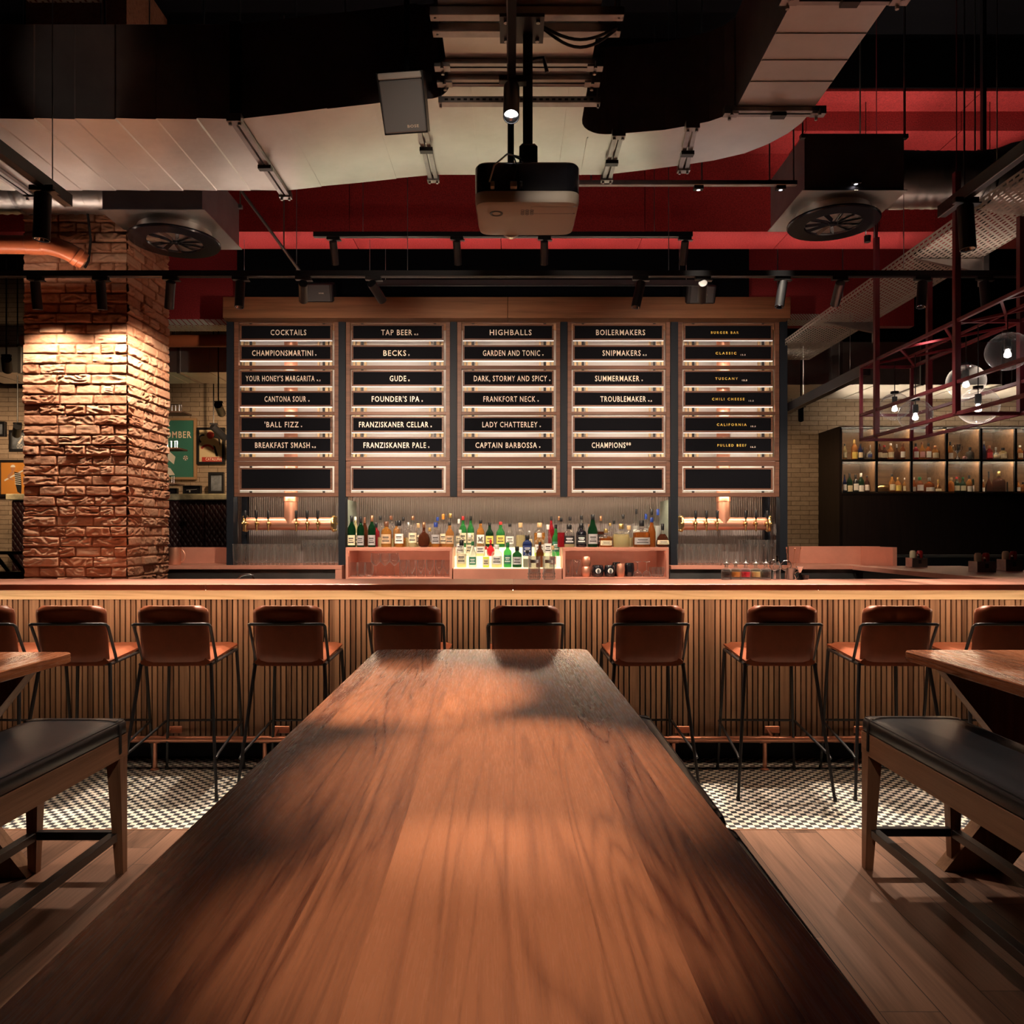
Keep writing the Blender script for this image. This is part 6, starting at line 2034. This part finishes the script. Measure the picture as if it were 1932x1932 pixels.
# ------------------------------------------------------------------ projector and hanging speaker
t = thing('projector', 'beige ceiling projector with black rear panel hanging on a black pole', 'projector', (0.06, 3.15, 2.85))
PXa, PXb = gx(895, 3.0), gx(1095, 3.0)
zb, zt = gz(366, 3.0), gz(305, 3.0)
plan = rounded([(PXa, 3.0), (PXb, 3.0), (PXb - 0.004, 3.34), (PXa + 0.004, 3.34)], 0.055, 6)
n = len(plan)
cxm, cym = (PXa + PXb) / 2, 3.17
sc_ = lambda s: [(cxm + (x - cxm) * s, cym + (y - cym) * s) for x, y in plan]
mb = MB()
rows = [(sc_(0.90), zb - 0.035), (sc_(0.97), zb - 0.030), (sc_(1.0), zb - 0.010), (sc_(1.0), zb + 0.012)]
vs = [(x, y, z) for pts, z in rows for x, y in pts]
fs = [tuple(range(n))]
for k in range(len(rows) - 1):
    fs += [(k * n + i, k * n + (i + 1) % n, (k + 1) * n + (i + 1) % n, (k + 1) * n + i) for i in range(n)]
mb.add(vs, fs).build('cover', 'beige_plastic', t, smooth=50)
mb = MB()
rows = [(sc_(1.0), zb + 0.012), (sc_(1.0), zt - 0.01), (sc_(0.97), zt), (sc_(0.9), zt + 0.004)]
vs = [(x, y, z) for pts, z in rows for x, y in pts]
fs = [tuple(range(3 * n, 4 * n))]
for k in range(len(rows) - 1):
    fs += [(k * n + i, k * n + (i + 1) % n, (k + 1) * n + (i + 1) % n, (k + 1) * n + i) for i in range(n)]
mb.add(vs, fs).build('housing', 'black_gloss', t, smooth=50)
zu = zb - 0.0355
mb = MB()
mb.lathe([(0.016, 0.002), (0.018, -0.0015), (0.026, -0.0015), (0.028, 0.002)], (PXa + 0.085, 3.10, zu), 24, sy=1.0)
mb.build('dial', 'black_metal', t)
mb = MB()
for i in range(3):
    for j in range(3):
        mb.lathe([(0.005, 0.001), (0.0052, -0.001), (0.0078, -0.001), (0.008, 0.001)], (cxm - 0.018 + i * 0.019, 3.07 + j * 0.017, zu), 12)
mb.build('keypad', 'grey_plastic', t)
mb = MB()
for a, b, c, d in ((PXa + .225, PXa + .405, 3.035, 3.0362), (PXa + .225, PXa + .405, 3.10, 3.1012), (PXa + .225, PXa + .2262, 3.035, 3.10)):
    mb.box(a, b, c, d, zu - 0.0004, zu + 0.002)
mb.build('lamp_door_seam', 'grey_plastic', t)
MB().cyl((PXa + 0.145, 3.33, zb + 0.0), (PXa + 0.145, 3.352, zb + 0.0), 0.042, 24).build('projector_lens', 'chrome', t, smooth=40)
for x, w in ((PXa + 0.072, 0.016), (PXa + 0.155, 0.026), (PXa + 0.185, 0.012)):
    MB().box(x - w / 2, x + w / 2, 2.975, 3.0, zb + 0.018, zb + 0.040, .002).build('cable_plug', 'beige_plastic' if w > .013 else 'black_metal', t)
MB().tube([(PXa + 0.06, 2.975, zb + 0.035), (PXa + 0.08, 2.95, zb + 0.09), (PXa + 0.13, 2.96, zt + 0.01), (PXa + 0.175, 3.03, zt + 0.035), (0.065, 3.12, zt + 0.03)], 0.0035, 8).build('white_cable', 'white', t, smooth=60)
MB().tube([(PXa + 0.155, 2.975, zb + 0.04), (PXa + 0.170, 2.965, zb + 0.09), (PXa + 0.155, 2.98, zt + 0.012), (0.04, 3.05, zt + 0.03)], 0.003, 8).build('black_cable', 'black_matte', t, smooth=60)
MB().box(0.045, 0.085, 3.12, 3.16, zt + 0.06, 3.515, .003).build('pole', 'black_metal', t)
MB().box(0.03, 0.105, 3.10, 3.18, zt, zt + 0.13, .012).build('pole_bracket', 'black_metal', t)
MB().tube([(-0.005, 3.16, zt + 0.0), (-0.005, 3.16, 3.22)], 0.014, 10).build('cable_conduit', 'black_metal', t)
MB().tube([(0.085, 3.14, 3.42), (0.13, 3.13, 3.42), (0.145, 3.13, 3.36)], 0.008, 8).build('clamp_lever', 'black_metal', t)
t = thing('power_cable', 'black cables sagging from the strut rail behind the projector pole', 'cable', (0.2, 3.1, 3.5))
for k, s in enumerate((0.05, 0.075)):
    pts = [Vector((0.13 + 0.30 * i / 12, 3.10 + .01 * k, 3.53 - s * math.sin(PI * i / 12) - .004)) for i in range(13)]
    MB().tube(pts, 0.006, 6).build('strand', 'black_matte', t, smooth=60)

sp = W(760, 195, 3.30)
t = thing('hanging_speaker', 'white-fronted loudspeaker hanging at a tilt under the duct beside the projector', 'speaker', sp)
q = (Matrix.Rotation(math.radians(-4), 3, 'Y') @ Matrix.Rotation(math.radians(30), 3, 'X')).to_4x4()
pts_f = [(-0.105, -0.115), (0.105, -0.115), (0.098, 0.115), (-0.098, 0.115)]
MB().prism([(-0.095, -0.118), (0.095, -0.118), (0.10, 0.118), (-0.10, 0.118)], 0.0, 0.17, 'Y').xform(q).build('cabinet', 'black_metal', t, world=False)
MB().box(-0.092, 0.092, -0.010, 0.0, -0.112, 0.088, .008).xform(q).build('grille', 'grey_plastic', t, world=False)
MB().box(-0.093, 0.093, -0.011, 0.0, 0.091, 0.116, .004).xform(q).build('top_band', 'white', t, world=False)
text_bm('BOSE', 0.01, 0.06, -0.094, -0.083, -0.0115, heavy=0.03).xform(q).build('logo', 'letter', t, world=False, smooth=0, fix=False)
MB().tube([(0, 0.10, 0.02), (0, 0.12, 0.14), (0, 0.12, CEIL - sp.z)], 0.014, 8).build('bracket', 'black_metal', t, world=False)


# ------------------------------------------------------------------ lighting tracks and spots
def track(label, p0, p1, w=0.036, h=0.036, rods=(), up=None, top=CEIL):
    p0, p1 = Vector(p0), Vector(p1)
    t = thing('lighting_track', label, 'lighting track', (p0 + p1) / 2, 0, 'black lighting tracks')
    mb = MB().beam(p0, p1, w, h)
    mb.build('rail', 'black_metal', t, smooth=0)
    d = (p1 - p0).normalized()
    s = d.cross(Vector((0, 0, 1)))
    MB().beam(p0 + Vector((0, 0, -h / 2)) - s * (w / 2 - .003), p1 + Vector((0, 0, -h / 2)) - s * (w / 2 - .003), 0.004, 0.005).build('edge_trim', 'galv_dark', t, smooth=0)
    for k, (a, b, m) in enumerate(up or ()):
        q0, q1 = p0.lerp(p1, a), p0.lerp(p1, b)
        MB().beam(q0 + Vector((0, 0, h / 2 + .0008)), q1 + Vector((0, 0, h / 2 + .0008)), w * 0.4, 0.0016).build('uplight_strip', m, t, smooth=0)
    for u in rods:
        p = p0.lerp(p1, u)
        MB().tube([p + Vector((0, 0, h / 2)), (p.x, p.y, top)], 0.0022, 6).build('suspension_wire', 'galv_dark', t)
    return t


def spot(label, pivot, to, watts=0, angle=38, length=0.175, r=0.0295, color=WARMW, hot=False, blend=0.75, group='black track spots'):
    """A black cylinder spot on its track adapter, aimed at a point."""
    pv = Vector(pivot)
    t = thing('track_spot', label, 'spotlight', pv, 0, group)
    d = (Vector(to) - pv).normalized()
    MB().box(-0.05, 0.05, -0.016, 0.016, 0.0, 0.022, .002).box(0.005, 0.06, -0.017, 0.017, -0.006, 0.0, .001).build('adapter', 'black_metal', t, world=False)
    j = Vector((0, 0, -0.035))
    MB().tube([(0, 0, 0.004), (0, 0, -0.036)], 0.009, 8).sphere((0, 0, -0.036), 0.013, 10, 6).build('stem', 'black_metal', t, world=False)
    a, b = j - d * 0.025, j + d * (length - 0.025)
    MB().lathe([(0, 0), (r - .003, 0), (r, .003), (r, length - 0.001), (r - .003, length), (r - .003, length - 0.02)], a, 24, axis=d).build('head', 'black_metal', t, world=False, smooth=40)
    MB().lathe([(0, 0), (r * 0.55, 0.001)], a + d * (length - 0.022), 20, axis=d).build('lens', 'lens_hot' if hot else 'lens', t, world=False, fix=False)
    MB().lathe([(r * 0.55, length - 0.022), (r - .0032, length - 0.004)], a, 24, axis=d).build('reflector', 'chrome', t, world=False, fix=False)
    if watts:
        p = pv + b + d * 0.012
        spot_light('spot_beam', p, to, watts, angle, blend, color, 0.022, parent=t)
    return t


T1Y, T1Z = 4.88, H - (517 - HORIZON) * 4.88 / F
track('long black lighting track crossing the whole room above the bar', (-4.2, T1Y, T1Z), (4.2, T1Y, T1Z), rods=(0.1, 0.335, 0.42, 0.62, 0.8), up=((0.0, 0.179, 'led_up'), (0.274, 0.345, 'led_up'), (0.346, 0.607, 'led_up_mid'), (0.619, 0.708, 'led_up_cool'), (0.798, 1.0, 'led_dim'), (0.18, 0.273, 'led_dim'), (0.709, 0.797, 'led_dim')))
for x, nm in ((2.13, 'air_diffuser.001'),):
    dd = COL.objects[nm]
    MB().box(x - 0.05, x + 0.05, 5.0, 5.1, 3.961, 3.985).build('uplight_module', 'black_metal', dd)  # lamp added out of sight on the box to brighten the red soffits
    spot_light('uplight_beam', (x, 5.05, 3.995), (x + 0.6, 5.95, 4.75), 4, 130, 0.8, WARMW, 0.03, parent=dd)
tx1 = lambda px: (px - 966) * T1Y / F
PV = T1Z - 0.04
FLOORY = 4.35
for px, to, w, ang, lab in (
        (67, (-3.10, 5.15, 1.7), 13, 128, 'black track spot lighting the brick pillar, the one nearer the picture edge'),
        (190, (-2.69, 5.15, 1.7), 13, 128, 'black track spot lighting the middle of the brick pillar'),
        (322, (-2.62, 5.6, 1.9), 36, 110, 'black track spot tilted at the lit side of the brick pillar'),
        (453, (-1.70, 4.50, 0.8), 80, 66, 'black track spot hanging in front of the cocktails end of the header beam'),
        (572, (-1.98, 7.3, 2.15), 78, 88, 'black track spot in front of the small speaker above the cocktails panel'),
        (704, (-0.25, 7.3, 2.15), 78, 88, 'black track spot in front of the tap beer panel'),
        (1208, (0.3, 4.6, 0.8), 60, 66, 'black track spot in front of the boilermakers panel'),
        (1326, (1.75, 7.3, 2.15), 78, 88, 'black track spot beside the small speaker above the burger bar panel'),
        (1476, (1.3, 4.50, 0.8), 80, 66, 'black track spot at the burger bar end of the header beam'),
        (1584, (2.6, 7.7, 1.15), 70, 50, 'black track spot between the header beam and the cable tray'),
        (1740, (2.30, 4.50, 0.8), 80, 66, 'black track spot hanging straight in front of the cable tray'),
        (1857, (3.0, 4.5, 0.8), 60, 66, 'black track spot hanging straight in front of the pendant rack, last of its row')):
    s = spot(lab, (tx1(px), T1Y, PV), to, w, ang)
    if lab.startswith('black track spot hanging straight') or px in (67, 190, 453):
        pass
T2Y = 5.80
T2Z = H - (443 - HORIZON) * T2Y / F
tx2 = lambda px: (px - 966) * T2Y / F
track('shorter black lighting track under the red bulkhead', (tx2(592), T2Y, T2Z), (tx2(1306), T2Y, T2Z), rods=(0.13, 0.5, 0.9), up=((0.0, 1.0, 'led_dim'),))
for px, to, w, lab in ((629, (-1.45, 7.35, 1.45), 20, 'small black spot on the upper track above the tap beer panel, nearer the duct rod'), (862, (-0.35, 7.35, 1.3), 20, 'small black spot on the upper track left of the projector lens'),
                       (1027, (0.30, 7.35, 1.3), 20, 'small black spot on the upper track just right of the projector'), (1292, (1.35, 7.35, 1.45), 20, 'small black spot at the far end of the upper track')):
    spot(lab, (tx2(px), T2Y, T2Z - 0.04), to, w * 1.6, 46)
track('thin black rail close above the header beam', (-1.35, 7.15, 3.83), (1.80, 7.15, 3.83), 0.03, 0.05, rods=(0.05, 0.95))
track('narrow steel-edged rail behind the long lighting track', (-3.9, 6.80, 3.78), (3.6, 6.80, 3.78), 0.03, 0.03, rods=(0.2, 0.35, 0.72), up=((0, 1, 'led_upred'),))  # hidden LED strip added along this rail to brighten the red soffit
# tracks that run towards the viewer
track('black lighting track running towards the viewer below the straight duct', (-1.93, -0.5, 2.905), (-1.93, 3.30, 2.905), 0.036, 0.05, rods=(0.5, 0.97))
track('black lighting track running towards the viewer under the wide duct bend', (1.925, -0.5, 2.90), (1.925, 3.40, 2.90), 0.036, 0.05, rods=(0.5, 0.9))
track('black lighting track running over the long table beside the projector pole', (-0.002, -0.5, 3.29), (-0.002, 3.10, 3.29), 0.035, 0.035, rods=(0.5,), top=ZC)
spot('black track spot on the track below the straight duct', (-1.93, 3.12, 2.865), (-2.05, 3.15, 0.0), 24, 60, 0.19, 0.032)
spot('black track spot on the track under the wide duct bend', (1.925, 3.22, 2.86), (2.05, 3.1, 0.0), 21, 60, 0.19, 0.032)
spot('glowing track spot over the long table, pointing at the viewer beside the projector pole', (-0.002, 3.04, 3.265), (-0.02, 1.78, 0.91), 85, 25, 0.19, 0.032, hot=True)
# more lamps on the same tracks, above and behind the viewer
spot('black track spot over the near half of the long table', (-0.002, 1.75, 3.265), (-0.05, 1.10, 0.91), 42, 22)
spot('black track spot over the table end at the viewer', (-0.002, 0.9, 3.265), (-0.38, 2.66, 0.91), 190, 22)
spot('black track spot near the viewer on the track beside the straight duct', (-1.93, 1.6, 2.865), (-1.9, 1.9, 0.0), 10, 62)
spot('black track spot near the viewer on the track under the duct bend', (1.925, 1.6, 2.86), (1.95, 2.0, 0.0), 10, 56)
spot('black track spot near the viewer turned up at the face of the straight duct', (-1.93, 0.9, 2.865), (-2.05, 3.68, 3.72), 26, 16)
spot('added fill spot near the viewer turned level at the projector and hanging speaker', (-0.002, 0.3, 3.265), (-0.15, 3.1, 2.85), 36, 34)  # unseen fill lamp, added to lift the projector and speaker
spot('added fill spot over the table end turned at the right bench', (-0.002, 1.35, 3.265), (1.65, 2.9, 0.4), 20, 44)  # unseen fill lamp, added to lighten the right bench's oak
spot('added fill spot over the table end turned at the left bench', (-0.002, 1.2, 3.265), (-1.80, 2.9, 0.4), 24, 44)  # its added counterpart, lightening the left bench
for x, lab in ((2.85, 'tiny added fill lamp hanging under the stepped red bulkhead beside the cable tray'), (3.85, 'tiny added fill lamp hanging under the stepped red bulkhead at the picture edge')):
    t = thing('uplight', lab, 'spotlight', (x, 6.08, 3.80), 0, 'added fill lamps under the bulkhead')  # made-up fixture, added so the red soffit strips glow
    MB().lathe([(0, 0), (0.024, 0), (0.026, 0.05), (0.022, 0.05), (0.018, 0.02), (0, 0.02)], n=18).build('housing', 'black_metal', t, world=False, smooth=40)
    MB().lathe([(0, 0.021), (0.017, 0.021)], n=16).build('lens', 'lens', t, world=False, fix=False)
    MB().tube([(0, 0.02, 0.01), (0, 0.03, 0.05), (0, 0.03, CEIL - 3.80 - .395)], 0.003, 6).build('wire', 'black_metal', t, world=False)
    spot_light('uplight_beam', (x, 6.08, 3.86), (x - 0.15, 6.16, 4.9), 9, 82, 0.6, WARMW, 0.02, parent=t)
# fill lamps added to brighten the tiled floor between stools and bar
for x, y, z, to, lab in ((-2.62, 4.53, 3.60, (-2.72, 4.36, 0), 'added black fill lamp behind the straight duct, the one over the brick pillar end'), (-2.05, 4.53, 3.60, (-2.10, 4.36, 0), 'added black fill lamp behind the middle of the straight duct'),
                         (-1.48, 4.53, 3.60, (-1.50, 4.36, 0), 'added black fill lamp behind the straight duct, beside its clamped joint'), (1.18, 4.80, 3.655, (1.22, 4.33, 0), 'added black fill lamp under the middle of the slim steel rail'),
                         (1.70, 4.80, 3.655, (1.86, 4.33, 0), 'added black fill lamp under the slim steel rail beside the diffuser box'), (2.14, 4.72, 3.655, (2.60, 4.33, 0), 'added black fill lamp on the front of the diffuser box at the burger bar end')):
    t = thing('downlight', lab, 'spotlight', (x, y, z), 0, 'added fill lamps over the bar stools')
    MB().box(-0.03, 0.03, -0.018, 0.018, -0.02, 0.006 if z > 3.65 else 0.03, .003).build('housing', 'black_metal', t, world=False)
    MB().lathe([(0, 0), (0.012, 0)], (0, 0, -0.0205), 16).build('lens', 'lens', t, world=False, fix=False)
    if z < 3.65:
        MB().box(-0.012, 0.012, -0.085, -0.018, 0.0, 0.02).build('arm', 'black_metal', t, world=False)
    spot_light('downlight_beam', (x, y, z - 0.03), to, 100, 34, 0.7, (1.0, 0.84, 0.64), 0.02, parent=t)
# far-left spots behind the pillar and on the back wall
for px, py, d, to, lab in ((12, 690, 8.2, (-7.3, 11.2, 2.3), 'black track spot behind the brick pillar at the picture edge'), (33, 815, 9.8, (-7.4, 11.2, 2.3), 'small black spot on the far brick wall left of the pillar'),
                           (412, 775, 9.45, (-4.0, 11.2, 2.6), 'black track spot in front of the far poster wall'), (403, 815, 10.4, (-3.6, 11.2, 2.3), 'small black spot above the cycling poster')):
    p = W(px, py, d)
    s = spot(lab, (p.x, p.y, p.z + 0.10), to, 30, 95, 0.26, 0.05, color=WARM)
    MB().tube([(0, 0, 0.02), (0, 0, CEIL - p.z - 0.10)], 0.008, 6).build('drop_rod', 'black_metal', s, world=False)
t = track('black lighting track running back past the burger bar end of the header beam', (2.80, 6.0, 2.76), (2.86, 8.0, 2.76), 0.07, 0.085, rods=(0.15, 0.7), top=3.30)
spot('black spot lighting the beige brick wall beside the bottle cabinet', (3.6, 9.45, 3.05), (4.3, 11.2, 1.5), 17, 100, 0.2, 0.035, color=WARM)
MB().tube([(3.6, 9.45, 3.07), (3.6, 9.45, CEIL)], 0.008, 6).build('drop_rod', 'black_metal', COL.objects[-1] if False else thing('ceiling_rod', 'thin black rod holding the spot by the bottle cabinet', 'rod', (3.6, 9.45, 3.07)))

# ------------------------------------------------------------------ burgundy pendant rack with glass globes
rack = thing('pendant_rack', 'burgundy steel lattice rack hanging over the bar return with glass globe lamps inside', 'hanging rack', (2.76, 4.6, 2.15))
RX0, RX1, RY0, RY1 = 2.573, 2.945, 3.25, 5.60
ZB, ZM, ZT = 2.154, 2.335, 2.690
bw = 0.020
mb = MB()
for x in (RX0, RX1):
    for z in (ZB, ZM, ZT):
        mb.beam((x, RY0, z), (x, RY1, z), bw, bw)
mb.build('long_rail', 'burgundy', rack, smooth=0)
for y in (RY0 + .01, 4.39, RY1 - .01):
    for z in (ZB, ZT):
        MB().beam((RX0, y, z), (RX1, y, z), bw, bw).build('cross_bar', 'burgundy', rack, smooth=0)
for x in (RX0, RX1):
    for y in (RY0 + .01, RY1 - .01):
        MB().beam((x, y, ZB), (x, y, ZT), bw, bw).build('corner_post', 'burgundy', rack, smooth=0)
MB().beam((RX0, RY1 - .01, ZM), (RX1, RY1 - .01, ZM), bw, bw).build('cross_bar', 'burgundy', rack, smooth=0)
mb = MB()
xm = (RX0 + RX1) / 2
mb.beam((xm, RY0, ZT), (xm, RY1 - .3, ZT), 0.014, 0.014)
y = RY1 - 0.05
while y - 0.5 > RY0:
    mb.beam((RX0, y, ZT), (xm, y - 0.27, ZT), 0.014, 0.014)
    mb.beam((RX1, y, ZT), (xm, y - 0.27, ZT), 0.014, 0.014)
    mb.beam((xm, y - 0.27, ZT), (RX0, y - 0.52, ZT), 0.014, 0.014)
    mb.beam((xm, y - 0.27, ZT), (RX1, y - 0.52, ZT), 0.014, 0.014)
    y -= 0.52
mb.build('lattice', 'burgundy', rack, smooth=0)
for x in (RX0, RX1):
    for y in (5.355, 4.39, 3.45):
        MB().box(x - 0.016, x + 0.016, y - 0.016, y + 0.016, ZB, 3.29 if x > 2.7 else 3.55).tube([(x, y, 3.28), (x, y, 3.30 if x > 2.7 else CEIL)], 0.003, 6).build('hanger_post', 'burgundy', rack, smooth=0)
globes = [(1688, 767, 5.45, 0.103, 'farthest in the burgundy rack, over the cabinet end'), (1727, 783, 5.18, 0.109, 'second from the far end, hanging lowest against the cabinet'),
          (1822.5, 720, 4.72, 0.112, 'behind the middle burgundy post, hung higher'), (1845.5, 766, 4.48, 0.113, 'in front of the lit bottles near the middle post'), (1901, 663, 4.28, 0.114, 'largest and highest, cut by the top rails')]
for px, py, d, r, lab in globes:
    p = W(px, py, d)
    t = thing('globe_pendant', 'clear glass globe lamp ' + lab, 'pendant lamp', p, 0, 'glass globe pendants')
    MB().sphere((0, 0, 0), r, 32, 20, sz=0.93).build('globe', 'globe', t, world=False, smooth=60)
    MB().lathe([(0, 0.07), (0.018, 0.07), (0.018, 0.02), (0.014, 0.012), (0, 0.012)], n=14).build('socket', 'black_metal', t, world=False)
    MB().lathe([(0.028, r * .93 - .004), (0.028, r * .93 + .012), (0, r * .93 + .014)], n=16).build('cap', 'black_metal', t, world=False)
    bm_ = MB().lathe([(0.008, 0.012), (0.012, 0.0), (0.019, -0.018), (0.017, -0.03), (0, -0.037)], n=14).build('bulb', 'bulb', t, world=False, smooth=60)
    MB().tube([(0, 0, 0.06), (0, 0, ZT - p.z)], 0.003, 6).build('cord', 'black_matte', t, world=False)

# ------------------------------------------------------------------ lamps that belong to the room but stand out of view
